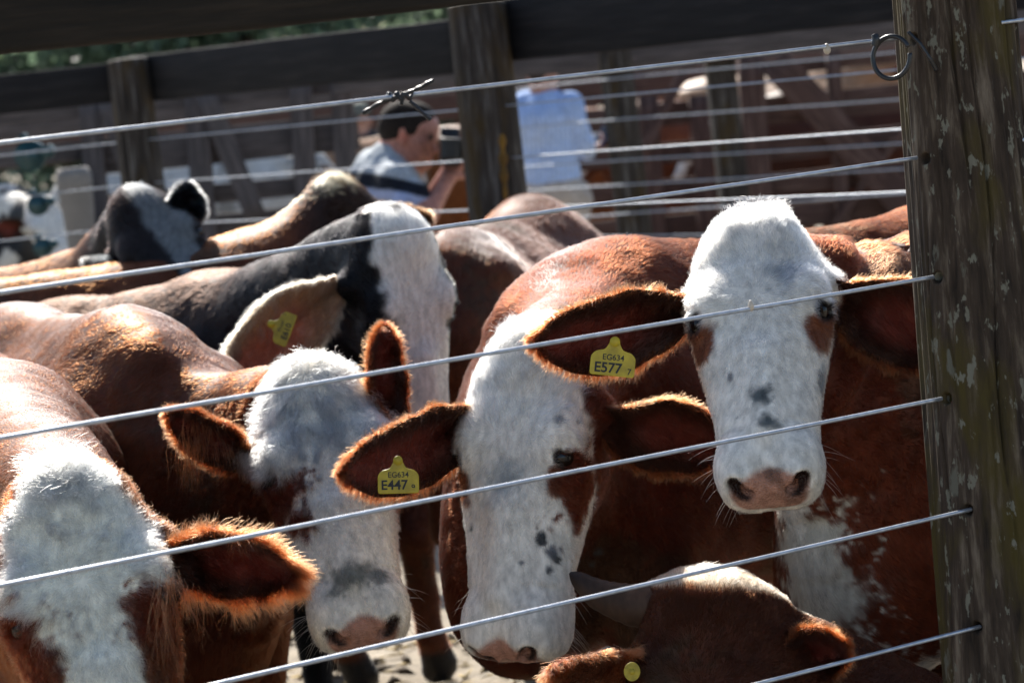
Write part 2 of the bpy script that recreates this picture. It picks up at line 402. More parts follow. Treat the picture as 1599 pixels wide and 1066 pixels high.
    body = mesh_np('body', Vw, Fq, M_COAT, root, col=np.concatenate([C, 1-leather_mask(Q)[:, None]*.95], 1))
    c.__dict__.update(root=root, V=Vw, F=Fq, N=Nw, C=C, Q=Q, B=Bc, ears=ear_info, MH=MH, O=O, kh=kh, h=h, l=l, neck_dir=neck_dir, fromH=fromH, toW=toW, hp=hp)
    # ---- eyes
    for s in (-1, 1):
        ec = fromH(EYE*[1, s, 1]); eye_ball(ec, fromH(EYE*[1, s, 1]+EYE_AX*[1, s, 1])-ec, .0215*kh, root)
    for hn in horns: horn(fromH, hn, root, kh)
    for tg in tags: ear_tag(root, **tg)
    if fur: grow_fur(c, **fur)
    return c

def eye_ball(c, d, r, root):
    d = nrm(d); a = nrm(np.cross(d, [0, 0, 1.0])); b = np.cross(d, a)
    nu, nv = 20, 14; V = []; F = []; C = []
    for i in range(nv+1):
        t = math.pi*i/nv
        for j in range(nu):
            p = 2*math.pi*j/nu; V.append(c + r*(d*math.cos(t) + (a*math.cos(p)+b*math.sin(p))*math.sin(t)))
            ell_ = math.hypot(math.sin(t)*math.cos(p)/.62, math.sin(t)*math.sin(p)/.42)
            C.append((.004, .004, .006) if (t < 1 and ell_ < .6) else ((.010, .006, .004) if t < 1.1 else (.02, .012, .010)))
    for i in range(nv):
        for j in range(nu): F.append((i*nu+j, i*nu+(j+1) % nu, (i+1)*nu+(j+1) % nu, (i+1)*nu+j))
    mesh_np('eye', np.array(V), np.array(F), M_EYE, root, col=np.array(C))
M_EYE, _nt, _b = newmat('eye_gloss')
_a = N(_nt, 'ShaderNodeAttribute', attribute_name='col'); _nt.links.new(_a.outputs['Color'], _b.inputs['Base Color']); _b.inputs['Roughness'].default_value = .1; _b.inputs['Specular IOR Level'].default_value = .35

def ear_mesh(base, e, kh):
    tip = np.asarray(e['tip'], float); ax = tip-base; Lg = np.linalg.norm(ax); ax = ax/Lg
    f = np.asarray(e.get('face', (0, -1, -.15)), float); f = nrm(f-ax*(f @ ax)); sd = np.cross(f, ax)
    W = e.get('w', .062); cup = e.get('cup', .030); droop = np.asarray(e.get('droop', (0, 0, .006))); th = .0045
    nu, nv = 34, 25
    uu = np.linspace(0, 1, nu); vv = np.linspace(-1, 1, nv); U_, V_ = np.meshgrid(uu, vv, indexing='ij')
    wp = W*np.interp(U_, [0, .08, .22, .42, .62, .80, .92, .98, 1], [.34, .44, .76, .99, 1.0, .80, .48, .22, .03])
    asym = e.get('asym', .12); wp = wp*(1+.07*vn(np.stack([U_*7+e['side']*3, np.sign(V_)*2, 0*U_], -1).reshape(-1, 3), 1.0, 33).reshape(U_.shape))
    lat = V_*wp*(1+asym*np.sign(V_)*sstep(.1, .6, U_))
    cupd = cup*(np.abs(V_)**1.7)*np.interp(U_, [0, .15, .5, 1], [.75, 1.3, .8, .25]) - cup*.5*np.interp(U_, [0, .3, 1], [0, 1, 0])
    nz = vn(np.stack([U_*4, V_*1.6, U_*0+e['side']*3], -1).reshape(-1, 3), 1.6, 31).reshape(U_.shape)*.007
    Pm = base + (U_*Lg)[..., None]*ax + lat[..., None]*sd + (cupd+nz)[..., None]*f + ((4*U_*(1-U_))[..., None])*(-droop)
    du = np.gradient(Pm, axis=0); dv = np.gradient(Pm, axis=1); nn = nrm(np.cross(dv, du)); sgn = np.sign((nn @ f).mean()); nn = nn*sgn
    edge = np.sqrt(np.clip(1-V_**8, 0, 1))*np.sqrt(np.clip(1-U_**14, 0, 1))
    inn = Pm+nn*(th*edge)[..., None]; out = Pm-nn*(th*edge)[..., None]
    Vt = np.concatenate([inn.reshape(-1, 3), out.reshape(-1, 3)]); No = np.concatenate([nn.reshape(-1, 3), -nn.reshape(-1, 3)])
    idx = np.arange(nu*nv).reshape(nu, nv)
    q = np.stack([idx[:-1, :-1], idx[1:, :-1], idx[1:, 1:], idx[:-1, 1:]], -1).reshape(-1, 4)
    q2 = q[:, ::-1]+nu*nv
    if sgn < 0: q, q2 = q[:, ::-1], q2[:, ::-1]
    rim = []
    for a in (0, nv-1): rim.append(np.stack([idx[:-1, a], idx[1:, a], idx[1:, a]+nu*nv, idx[:-1, a]+nu*nv], 1))
    rim.append(np.stack([idx[-1, :-1], idx[-1, 1:], idx[-1, 1:]+nu*nv, idx[-1, :-1]+nu*nv], 1))
    F = np.concatenate([q, q2]+rim)
    eu = np.tile(U_.ravel(), 2); ev = np.tile(V_.ravel(), 2); eo = np.repeat([False, True], nu*nv)
    e['_ax'], e['_sd'], e['_f'] = ax, sd, f
    return Vt, F, No, eu, ev, eo

# ------------------------------------------------------------------ fur
def strands(root, roots, dirs, length, rad, cols, name='fur', npts=5, droop=.0, curl=0.0, nrmv=None, bend=None, clump=0.0):
    """roots, dirs (m,3); every strand bends from the surface normal side to its lay"""
    m = len(roots); t = np.linspace(0, 1, npts)
    d = nrm(dirs); P = np.empty((m, npts, 3)); P[:, 0] = roots
    wob = RNG.normal(size=(m, 3)); ph = RNG.uniform(0, 6.28, m)
    if clump:
        wob = wob*.25+np.stack([vn(roots, clump, 501+q) for q in range(3)], 1)*1.2; ph = 5*vn(roots, clump*.8, 505)+RNG.normal(0, .35, m)
    side = nrm(np.cross(d, wob))
    for i in range(1, npts):
        tt = t[i]
        P[:, i] = roots + d*(length*tt)[:, None] + np.array([0, 0, -1.0])*(droop*length*tt*tt)[:, None]
        if nrmv is not None: P[:, i] -= nrmv*(length*bend*tt*tt)[:, None]
        if np.any(curl): P[:, i] += side*(curl*length*np.sin(tt*5+ph)*tt)[:, None]
    cu = bpy.data.hair_curves.new(name); cu.add_curves([npts]*m)
    org = np.array(root.location)
    cu.attributes['position'].data.foreach_set('vector', (P-org).astype(np.float32).ravel())
    ra = cu.attributes.get('radius') or cu.attributes.new('radius', 'FLOAT', 'POINT')
    ra.data.foreach_set('value', (np.asarray(rad).reshape(-1, 1)*(1-.8*t**1.5)[None]*np.ones((m, 1))).astype(np.float32).ravel())
    ca = cu.attributes.new('col', 'FLOAT_COLOR', 'CURVE')
    ca.data.foreach_set('color', np.concatenate([np.clip(cols, 0, 1), np.ones((m, 1))], 1).astype(np.float32).ravel())
    cu.materials.append(M_FUR)
    o = bpy.data.objects.new(name, cu); COL.objects.link(o); o.parent = root
    return o
def grow_fur(c, dens_head=420e3, dens_body=240e3, len_face=.011, len_poll=.024, len_body=.017, len_brow=.014, wave=.5, rad=.00030, fringe=.018, margin=90, whorl=.15, ear_dens=1.0, liftk=1.0, curl=.10, sag=.0, tuft=0, tuft_len=.04, whiskers=0, locks=()):
    V, F, Nn, C, Q = c.V, c.F, c.N, c.C, c.Q
    nv = len(V); kh = c.kh
    ear_i = np.zeros(nv, bool)
    for st, eu, *_ in c.ears: ear_i[st:st+len(eu)] = True
    px, py, dd = proj(V); view = nrm(cC-V); fac = (Nn*view).sum(1)
    frame = (px > -margin) & (px < 1599+margin) & (py > -margin) & (py < 1066+margin)
    s, y, z = Q[:, 0], Q[:, 1], Q[:, 2]; ay = np.abs(y)
    headm = sstep(.10, .02, -s)*(np.linalg.norm(Q-np.array([.22, 0, -.08]), axis=1) < .42)*1.0
    # where hair grows
    leather = leather_mask(Q)
    eyez = np.min([np.linalg.norm(Q-EYE*[1, sg, 1], axis=1) for sg in (1, -1)], axis=0)
    dens = np.where(headm > .5, dens_head, dens_body)*frame*(fac > -.45)*(1-leather)*(eyez > .021)*(~ear_i)
    dens *= np.where((Q[:, 0] > .36), .6, 1)
    ln = np.where(headm > .5, len_face, len_body)
    up = sstep(-.11, -.03, z)*headm
    ln = ln + (len_poll-len_face)*sstep(.10, .0, s)*up*sstep(.085, .03, ay) + (len_brow-len_face)*sstep(.2, .1, s)*sstep(-.05, .05, s)*up
    ln = np.where(headm > .5, ln*(1-.55*sstep(.24, .42, s)), ln)*kh
    # lay of the hair
    rad_l = np.stack([s-whorl, y*np.where(s < whorl, .45, .8), 0*s], 1); rad_l = nrm(rad_l+1e-4)
    theta = np.arctan2(ay, z+.09)
    rad_l = rad_l + np.stack([-.35+0*s, .2*np.sign(y), -.9+0*s], 1)*sstep(.9, 1.6, theta)[:, None]*1.4
    hd = rad_l @ c.MH.T
    bd = nrm(-c.h*.9 + np.array([0, 0, -.45])) + 0*V
    nkm = sstep(.75, .45, np.linalg.norm(V-c.fromH((0, 0, -.08)), axis=1))
    bd = lerp(bd, c.neck_dir+np.array([0, 0, -.5]), nkm)
    dr = np.where(headm[:, None] > .5, hd, bd)
    w1 = np.stack([vn(V, 38, 41+i) for i in range(3)], 1); w2 = np.stack([vn(V, 120, 51+i) for i in range(3)], 1)
    dr = nrm(dr) + (w1*.75+w2*.55)*wave*np.where(headm > .5, 1, .07)[:, None]
    dr = dr - Nn*(dr*Nn).sum(1, keepdims=True); dr = nrm(dr)
    lift = np.where(headm > .5, .30+.25*sstep(.05, -.03, s)*up, .24) + np.where(headm > .5, .16, .07)*vn(V, 70, 61)
    # sample faces
    T = np.concatenate([F[:, [0, 1, 2]], F[:, [0, 2, 3]]])
    fd = dens[T].mean(1); T = T[fd > 0]; fd = fd[fd > 0]
    ar = np.linalg.norm(np.cross(V[T[:, 1]]-V[T[:, 0]], V[T[:, 2]]-V[T[:, 0]]), axis=1)/2
    w = ar*fd; m = int(w.sum()); 
    if m > 0:
        ti = RNG.choice(len(T), m, p=w/w.sum()); b = RNG.dirichlet((1, 1, 1), m); tt = T[ti]
        ip = lambda A: (A[tt]*b[:, :, None]).sum(1) if A.ndim == 2 else (A[tt]*b).sum(1)
        n_ = nrm(ip(Nn)); lf = ip(lift)+RNG.normal(0, .12, m); hm_ = .35+.65*ip(headm); d_ = nrm(ip(dr)+RNG.normal(0, .17, (m, 3))*hm_[:, None])
        lf = lf*(liftk+(1-liftk)*(1-ip(headm))); D = d_*np.cos(lf)[:, None] + n_*np.sin(lf)[:, None]
        L = ip(ln)*RNG.uniform(.6, 1.15, m)
        # clumps of the long hair vary in length
        L *= 1+.35*vn(ip(V), 55, 71)
        cl = ip(C); lum = (1+hm_*RNG.normal(0, .13, m)+hm_*(.16*vn(ip(V), 45, 72)+.14*vn(ip(V), 130, 73)))[:, None]
        strands(c.root, ip(V)-n_*.0008, D, L, np.full(m, rad), cl*lum*(.80+.35*sstep(.1, .4, cl[:, 1:2])), nrmv=n_, bend=np.clip(.55*np.sin(np.clip(lf, 0, 2)), 0, .3), curl=curl*wave*(.06+.94*ip(headm)), droop=sag, clump=75.0)
    if tuft:
        i = np.where((s < .035) & (s > -.055) & (ay < .05) & (z > -.075) & frame & (fac > -.5) & (headm > .5) & ~ear_i)[0]
        if len(i):
            j = RNG.choice(i, tuft); cn = np.stack([vn(V[j], 50, 301+q) for q in range(3)], 1)
            D = -c.MH[:, 0]*.75 + Nn[j]*.45 + c.MH[:, 1]*np.sign(y[j])[:, None]*.15 + cn*.9 + RNG.normal(0, .2, (tuft, 3))
            strands(c.root, V[j]+RNG.normal(0, .002, (tuft, 3)), D, tuft_len*RNG.uniform(.35, 1.1, tuft)*(1+.5*vn(V[j], 40, 310)), np.full(tuft, rad), C[j]*RNG.normal(1.05, .12, (tuft, 1)), droop=.25, curl=.22)
    if whiskers:
        i = np.where((s > .40) & (s < .50) & (ay > .045) & frame & (headm > .5) & (leather < .2))[0]; j = RNG.choice(i, whiskers)
        strands(c.root, V[j], Nn[j]+c.MH[:, 0]*.5+RNG.normal(0, .25, (whiskers, 3)), RNG.uniform(.02, .055, whiskers), np.full(whiskers, .00028), np.tile((.6, .56, .5), (whiskers, 1)), droop=.25, npts=7)
    for x_, y_, d_, sp_, n_l, ln_, cc_ in locks:
        p0 = at(x_, y_, d_); p = p0+RNG.normal(0, 1, (n_l, 3))*np.array([sp_, .012, .008]); cn = np.stack([vn(p, 70, 401+q) for q in range(3)], 1)
        strands(c.root, p, np.array([0, -.1, -1.0])+cn*.5+RNG.normal(0, .1, (n_l, 3)), ln_*RNG.uniform(.3, 1.1, n_l), np.full(n_l, rad*.9), np.tile(cc_, (n_l, 1))*RNG.normal(1, .2, (n_l, 1)), droop=.2, curl=.09, npts=10)
    # ---- ears: short coat outside, long fringe on the rim, tufts inside
    for st, eu, ev, eo, e in c.ears:
        if e.get('bald'): continue
        i = np.arange(st, st+len(eu)); Pv = V[i]; nn = Nn[i]
        k = int(5200*ear_dens*e.get('dens', 1)); R_, D_, L_, C_ = [], [], [], []
        half = len(eu)//2
        # fringe
        rimi = np.where((np.abs(ev) > .86) & (eu > .08) | (eu > .93))[0]
        j = RNG.choice(rimi, k); jn = RNG.choice(rimi, k); near = np.linalg.norm(Pv[j]-Pv[jn], axis=1) < .012; jn = np.where(near, jn, j)
        tt = RNG.uniform(0, 1, (k, 1)); p = Pv[j]*(1-tt)+Pv[jn]*tt + RNG.normal(0, .0018, (k, 3))
        d = e['_sd']*np.sign(ev[j])[:, None]*.8 + e['_ax']*(.35+.9*sstep(.7, 1, eu[j]))[:, None] + RNG.normal(0, .30, (k, 3)) - e['_f']*.15 + np.array([0, 0, -.25])
        d = d + np.stack([vn(p, 45, 81+q) for q in range(3)], 1)*.7
        R_.append(p); D_.append(d); L_.append(fringe*e.get('fr', 1)*RNG.uniform(.45, 1.15, k)*(1+.3*vn(p, 40, 90))); C_.append(np.tile(e.get('fc', (.30, .12, .05)), (k, 1)))
        # outside and inside coat
        j = RNG.choice(len(eu), k*2); d = e['_ax'] + np.array([0, 0, -.2]) + RNG.normal(0, .25, (k*2, 3)); d = d-nn[j]*(d*nn[j]).sum(1, keepdims=True)
        d = nrm(d+np.stack([vn(Pv[j], 60, 95+q) for q in range(3)], 1)*.7)+nn[j]*.35; p = Pv[j]+RNG.normal(0, .0025, (k*2, 3))*1.0
        keep = np.ones(len(j), bool)
        R_.append(p[keep]); D_.append(d[keep]); L_.append((np.where(eo[j], .011, .020)*RNG.uniform(.5, 1.2, k*2))[keep]); C_.append(np.where(eo[j][:, None], C[i][j], C[i][j]*1.0)[keep])
        R_, D_, L_, C_ = map(np.concatenate, (R_, D_, L_, C_))
        strands(c.root, R_, D_, L_, np.full(len(R_), rad*.95), C_*RNG.normal(1, .2, len(R_))[:, None], droop=.18, curl=.08)
def leather_mask(Q):
    s, y, z = Q[:, 0], Q[:, 1], Q[:, 2]
    f = 1-(np.abs(y/(.070+.10*np.clip(z+.06, -.05, .03)))**3+np.abs((z+.066)/.043)**3)**(1/3)
    return sstep(.0, .16, f+.06*vn(Q, 60, 5))*sstep(.466, .484, s)

# ------------------------------------------------------------------ coat patterns
BROWN = np.array((.094, .0205, .0078)); DBROWN = np.array((.036, .0088, .0042)); WHITE = np.array((.68, .64, .58)); BLACK = np.array((.011, .011, .013)); PINK = np.array((.40, .20, .14))
def coat_pattern(base=BROWN, dark=DBROWN, th=((-.06, 1.0), (.1, 1.55), (.3, 1.7), (.38, 3.2), (.55, 3.2)), s0=-.07, patch=((.215, .100, -.042, .040),), pcol=None, face=WHITE, leather=PINK,
            body_tint=None, poll_tan=0., dirt=.25, thy=None, back_dark=.5):
    ths, tht = np.array(th).T
    def fn(Q, B, P):
        s, y, z = Q[:, 0], Q[:, 1], Q[:, 2]; ay = np.abs(y)
        n1, n2 = vn(P, 7, 1), vn(P, 22, 2); n3 = vn(P, 70, 3)
        c = lerp(base, dark, np.clip(back_dark*(.5+.5*n1)+.25*n2, 0, 1)); c = lerp(c, np.array((.05, .036, .02)), .55*sstep(.45, .75, vn(P, 5.5, 14)+.25*n3)*sstep(.2, .4, np.max(base)*6))
        inhead = sstep(.47, .40, np.linalg.norm(Q-np.array([.2, 0, -.08]), axis=1))*sstep(-.29, -.24, z)*sstep(.2, .16, ay)
        t = np.arctan2(ay, z+.09) + .10*n2 + .07*n3 + (0 if thy is None else thy*np.sign(y))
        f = np.interp(s, ths, tht)-t
        wm = sstep(-.06, .10, f)*sstep(s0-.025, s0+.015, s+.03*n2+.02*n3)*inhead
        for px_, py_, pz_, pr in patch:
            for sg in (1, -1):
                if py_ < 0 and sg > 0: continue
                q = (Q-np.array([px_, abs(py_)*sg, pz_]))*np.array([.8, 1, 1]); dd = np.linalg.norm(q, axis=1)*(1+.3*n2+.2*n3)
                k_ = sstep(pr*1.15, pr*.8, dd); wm = wm*(1-k_)
                if pcol is not None: c = lerp(c, pcol, k_)
        w = np.asarray(face)*(1-dirt*np.clip(.35*n1+.35*n2+.2*n3, 0, 1))[:, None]*np.array([1, .99, .97])
        w = w*(1+.09*vn(np.stack([s*22+n2*.8, y*150, z*150], 1), 1.0, 8)*inhead)[:, None]*(1+.06*vn(P, 160, 9))[:, None]
        if poll_tan: w = lerp(w, (.5, .36, .22), poll_tan*sstep(.05, -.03, s)*sstep(-.2, .5, n2))
        c = lerp(c, w, wm)
        lm = leather_mask(Q)*inhead
        lc = lerp(leather, np.asarray(leather)*.45, sstep(.0, .6, n2+n3*.5))
        c = lerp(c, lc, lm)
        for sg in (1, -1):   # nostril hollows are coloured dark; wet skin round the eyes is dark skin
            dn = rcone(Q, (.522, .041*sg, -.064), (.508, .054*sg, -.043), .011, .013); c = lerp(c, (.02, .009, .007), sstep(.004, -.002, dn)*inhead)
            de = np.linalg.norm(Q-EYE*[1, sg, 1], axis=1); c = lerp(c, (.012, .008, .007), sstep(.030, .025, de)*inhead)
        dm = np.minimum(rcone(Q, (.524, 0, -.112), (.500, .064, -.113), .004, .004), rcone(Q, (.524, 0, -.112), (.500, -.064, -.113), .004, .004)); c = lerp(c, (.03, .014, .01), sstep(.003, -.001, dm)*inhead)
        if body_tint: c = body_tint(c, B, P, n1, n2)
        hoof = sstep(.10, .07, B[:, 2]); c = lerp(c, (.02, .017, .015), hoof)
        return c
    return fn

def horn(fromH, hn, root, kh):
    pts = [np.asarray(p, float) for p in hn['pts']]; t = np.linspace(0, 1, 26); m = len(pts)
    X = np.stack([np.interp(t, np.linspace(0, 1, m), [p[i] for p in pts]) for i in range(3)], 1)
    for _ in range(6): X[1:-1] = (X[:-2]+2*X[1:-1]+X[2:])/4
    X = fromH(X); r = kh*hn['r']*np.interp(t, [0, .3, .7, .93, 1], [1, .92, .62, .32, .06])*(1+.03*np.sin(t*60))
    V, F = tube(X, r, 18); C = np.array([lerp(np.array((.075, .040, .024)), np.array((.020, .013, .011)), np.array([max(0, min(1, (q-.35)*1.5))]))[0] for q in np.repeat(t, 18)])
    C = np.concatenate([C, C[:1], C[-1:]]); C = C*(1+.35*vn(V, 40, 3))[:, None]
    mesh_np('horn', V, F, M_HORN, root, col=C)
def tube(X, r, k=10, caps=True):
    X = np.asarray(X, float); T = nrm(np.gradient(X, axis=0)); up = np.array([0, 0, 1.0]) if abs(T[0] @ [0, 0, 1]) < .9 else np.array([1.0, 0, 0])
    a = nrm(np.cross(T, up)); b = np.cross(T, a); ph = np.arange(k)*2*math.pi/k; r = np.broadcast_to(r, (len(X),))
    V = (X[:, None] + r[:, None, None]*(a[:, None]*np.cos(ph)[None, :, None]+b[:, None]*np.sin(ph)[None, :, None])).reshape(-1, 3)
    i, j = np.meshgrid(np.arange(len(X)-1), np.arange(k), indexing='ij'); j2 = (j+1) % k
    F = np.stack([i*k+j, (i+1)*k+j, (i+1)*k+j2, i*k+j2], -1).reshape(-1, 4)
    if caps:
        n = len(V); V = np.concatenate([V, X[:1], X[-1:]]); L = (len(X)-1)*k; jj = np.arange(k); j2 = (jj+1) % k
        c0 = np.stack([jj, j2, np.full(k, n), np.full(k, n)], 1); c1 = np.stack([L+j2, L+jj, np.full(k, n+1), np.full(k, n+1)], 1)
        F = [list(f) for f in F] + [[int(x) for x in q[:3]] for q in c0] + [[int(x) for x in q[:3]] for q in c1]
    return V, F
M_HORN = coat_material('horn_keratin', rough=.6, spec=.2, bump=.2)

M_TAG = plain('ear_tag_plastic', (.42, .31, .012), rough=.45, noise=.32, scale=45)
M_TAGOLD = plain('ear_tag_worn_plastic', (.34, .25, .012), rough=.5, noise=.3, scale=90)
M_INK = plain('tag_ink', (.012, .012, .012), rough=.6, noise=.05)
def text_mesh(name, txt, size, mat, parent, M, loc, bold=.0):
    """lettering as a real thin mesh; M columns: right, up, normal; loc in world"""
    cu = bpy.data.curves.new(name, 'FONT'); cu.body = txt; cu.size = size; cu.align_x = 'CENTER'; cu.align_y = 'CENTER'; cu.extrude = .0004; cu.offset = bold*size
    t = bpy.data.objects.new(name, cu); COL.objects.link(t); bpy.context.view_layer.update()
    me = bpy.data.meshes.new_from_object(t.evaluated_get(bpy.context.evaluated_depsgraph_get())); bpy.data.objects.remove(t); bpy.data.curves.remove(cu)
    n = len(me.vertices); co = np.empty(n*3, np.float32); me.vertices.foreach_get('co', co); co = co.reshape(-1, 3).astype(float)
    W = np.asarray(loc) + co @ np.asarray(M).T - np.array(parent.location) - (np.array(parent.parent.location) if parent.parent else 0)
    me.vertices.foreach_set('co', W.astype(np.float32).ravel()); me.materials.clear(); me.materials.append(mat); me.update()
    o = bpy.data.objects.new(name, me); COL.objects.link(o); o.parent = parent
    return o
def prism(poly, M, loc, t):
    """closed plate from a 2D outline with rounded edge; returns V,F"""
    p = np.array(poly, float); n = len(p); c = p.mean(0); V = []
    for zz, s in ((-t/2, .97), (-t/4, 1), (t/4, 1), (t/2, .97)):
        V.append(np.concatenate([(p-c)*s+c, np.full((n, 1), zz)], 1))
    V = np.concatenate(V); F = []
    for l in range(3):
        for i in range(n): j = (i+1) % n; F.append([l*n+i, l*n+j, (l+1)*n+j, (l+1)*n+i])
    F.append(list(range(n))[::-1]); F.append([3*n+i for i in range(n)])
    return np.asarray(loc)+V @ np.asarray(M).T, F
def ear_tag(root, loc, right, normal, w, hgt, lines=(), round_=False, mat=None, flip=1):
    nrm_ = nrm(normal); rt = np.asarray(right, float); rt = nrm(rt-nrm_*(rt @ nrm_)); upv = np.cross(nrm_, rt); M = np.stack([rt, upv, nrm_], 1)
    if round_:
        a = np.arange(32)*2*math.pi/32; poly = np.stack([np.cos(a)*w/2, np.sin(a)*hgt/2], 1)
    else:
        P0 = [(-.5, -.5), (.5, -.5), (.5, .22), (.40, .40), (.20, .47), (.12, .70), (.10, .90), (-.10, .90), (-.12, .70), (-.20, .47), (-.40, .40), (-.5, .22)]
        poly = []
        for i, q in enumerate(P0):                              # round the corners
            q = np.array(q)*[w, hgt]; a = np.array(P0[i-1])*[w, hgt]; b = np.array(P0[(i+1) % len(P0)])*[w, hgt]
            rr = .06*w
            qa = q+nrm(a-q)*min(rr, .4*np.linalg.norm(a-q)); qb = q+nrm(b-q)*min(rr, .4*np.linalg.norm(b-q))
            for t in (0, .5, 1): poly.append((1-t)**2*qa+2*t*(1-t)*q+t*t*qb)
    V, F = prism(poly, M, loc, .0022)
    ta = mesh_np('ear_tag', V, F, mat or M_TAG, root, smooth=False)
    a = np.arange(20)*2*math.pi/20
    cen = np.asarray(loc)+M @ np.array([0, 0 if round_ else .78*hgt, .0025])
    rb = (.17*w if round_ else .115*w)
    V, F = prism(np.stack([np.cos(a)*rb, np.sin(a)*rb], 1), M, cen, .004)
    mesh_np('tag_button', V, F, mat or M_TAG, ta)
    for txt, sx, sy, size, bold in lines:
        text_mesh('tag_lettering', txt, size*hgt, M_INK, ta, M, np.asarray(loc)+M @ np.array([sx*w, sy*hgt, .0014]), bold)
    return ta

# ------------------------------------------------------------------ ground
def ground_material():
    m, nt, b = newmat('dusty_ground'); L = nt.links.new
    tc = N(nt, 'ShaderNodeTexCoord'); n1 = N(nt, 'ShaderNodeTexNoise', Scale=.9, Detail=8.0, Roughness=.65); n2 = N(nt, 'ShaderNodeTexNoise', Scale=14.0, Detail=8.0, Roughness=.7); vo = N(nt, 'ShaderNodeTexVoronoi', Scale=22.0)
    for q in (n1, n2, vo): L(tc.outputs['Object'], q.inputs['Vector'])
    r1 = N(nt, 'ShaderNodeValToRGB'); e = r1.color_ramp.elements; e[0].position = .35; e[0].color = (.24, .20, .15, 1); e[1].position = .65; e[1].color = (.42, .37, .30, 1); L(n1.outputs['Fac'], r1.inputs[0])
    r2 = N(nt, 'ShaderNodeValToRGB'); e = r2.color_ramp.elements; e[0].position = .40; e[0].color = (.08, .065, .045, 1); e[1].position = .52; e[1].color = (.40, .36, .29, 1); L(n2.outputs['Fac'], r2.inputs[0])
    mx = N(nt, 'ShaderNodeMix', data_type='RGBA', blend_type='MULTIPLY'); mx.inputs[0].default_value = .65; L(r1.outputs[0], mx.inputs[6]); L(r2.outputs[0], mx.inputs[7])
    g = N(nt, 'ShaderNodeMix', data_type='RGBA', blend_type='ADD'); g.inputs[0].default_value = .35; L(mx.outputs[2], g.inputs[6]); L(r1.outputs[0], g.inputs[7])
    L(g.outputs[2], b.inputs['Base Color']); b.inputs['Roughness'].default_value = .95
    bp = N(nt, 'ShaderNodeBump', Strength=.8, Distance=.04); L(n2.outputs['Fac'], bp.inputs['Height']); L(bp.outputs[0], b.inputs['Normal'])
    return m
gx = np.concatenate([[-400, -120, -40], np.linspace(-14, 14, 141), [40, 120, 400]]); gy = np.concatenate([[-60, -20], np.linspace(-4, 26, 151), [40, 80, 160, 500]])
GX, GY = np.meshgrid(gx, gy, indexing='ij'); GP = np.stack([GX, GY, 0*GX], -1).reshape(-1, 3)
inn = (np.abs(GP[:, 0]) < 13) & (GP[:, 1] > -4) & (GP[:, 1] < 25)
GP[:, 2] = np.where(inn, .025*vn(GP, 1.2, 1)+.02*vn(GP, 4, 2)-.03, -.03)
ii = np.arange(len(GP)).reshape(GX.shape); GF = np.stack([ii[:-1, :-1], ii[1:, :-1], ii[1:, 1:], ii[:-1, 1:]], -1).reshape(-1, 4)
tag(mesh_np('ground', GP, GF, ground_material()), kind='structure')

# trampled straw and dry dung lying on the pen floor
rg_ = np.random.default_rng(5); m_ = 9000; sp = np.stack([rg_.uniform(-2.2, 1.8, m_), rg_.uniform(4.6, 10.5, m_), np.zeros(m_)], 1); keep_ = vn(sp, 1.1, 3)+.5*vn(sp, 4, 4) > -.25; sp = sp[keep_]; m_ = len(sp)
sp[:, 2] = .025*vn(sp*[1, 1, 0], 1.2, 1)+.02*vn(sp*[1, 1, 0], 4, 2)-.026
an = rg_.uniform(0, 6.28, m_); ln_ = rg_.uniform(.02, .11, m_); wd_ = np.where(rg_.uniform(size=m_) < .25, rg_.uniform(.012, .03, m_), rg_.uniform(.002, .005, m_)); dv = np.stack([np.cos(an), np.sin(an), rg_.normal(0, .15, m_)], 1); pv = np.stack([-np.sin(an), np.cos(an), rg_.normal(0, .3, m_)], 1)
SV = np.stack([sp-dv*ln_[:, None]/2, sp-pv*wd_[:, None], sp+dv*ln_[:, None]/2, sp+pv*wd_[:, None], sp+np.array([0, 0, 1])*(.004+wd_*.8)[:, None]], 1).reshape(-1, 3)
q_ = np.arange(m_)[:, None, None]*5+np.array([[0, 1, 4], [1, 2, 4], [2, 3, 4], [3, 0, 4], [0, 3, 1], [1, 3, 2]])[None]
sc_ = np.where((wd_ > .008)[:, None], np.array((.06, .045, .03)), np.array((.42, .33, .18)))*rg_.uniform(.6, 1.3, (m_, 1))
tag(mesh_np('straw', SV, q_.reshape(-1, 3), coat_material('straw_litter', rough=.8), smooth=False, col=np.repeat(sc_, 5, 0)), kind='stuff')

# ------------------------------------------------------------------ wood and wire
M_POST = wood_material('weathered_post_wood', (.014, .009, .0055), (.048, .032, .021), (.16, .125, .09), moss=(.058, .042, .009), lichen=(.15, .14, .105))
M_POST2 = wood_material('old_post_wood', (.012, .010, .009), (.04, .032, .026), (.15, .14, .13), moss=(.05, .032, .012))
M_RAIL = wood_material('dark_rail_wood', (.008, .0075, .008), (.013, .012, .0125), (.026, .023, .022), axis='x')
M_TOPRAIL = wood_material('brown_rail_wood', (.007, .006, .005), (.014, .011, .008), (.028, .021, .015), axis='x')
M_GATE = wood_material('stained_plank_wood', (.045, .025, .020), (.085, .047, .037), (.16, .10, .082), axis='x')
M_GREY = wood_material('grey_plank_wood', (.048, .040, .040), (.085, .072, .070), (.15, .125, .12), axis='x')
M_WIRE = plain('galvanised_wire', (.42, .45, .50), rough=.38, metal=.75, noise=.2, scale=80, spec=.5)
M_WIRE2 = plain('dull_wire', (.38, .41, .46), rough=.5, metal=.5, noise=.2, scale=50)
M_BLACK = plain('black_rubber', (.012, .012, .014), rough=.35, noise=.2)
M_IRON = plain('dark_twisted_wire', (.03, .03, .033), rough=.35, metal=.6, noise=.2)
M_TEAL = plain('teal_paint', (.01, .05, .06), rough=.35, noise=.2)
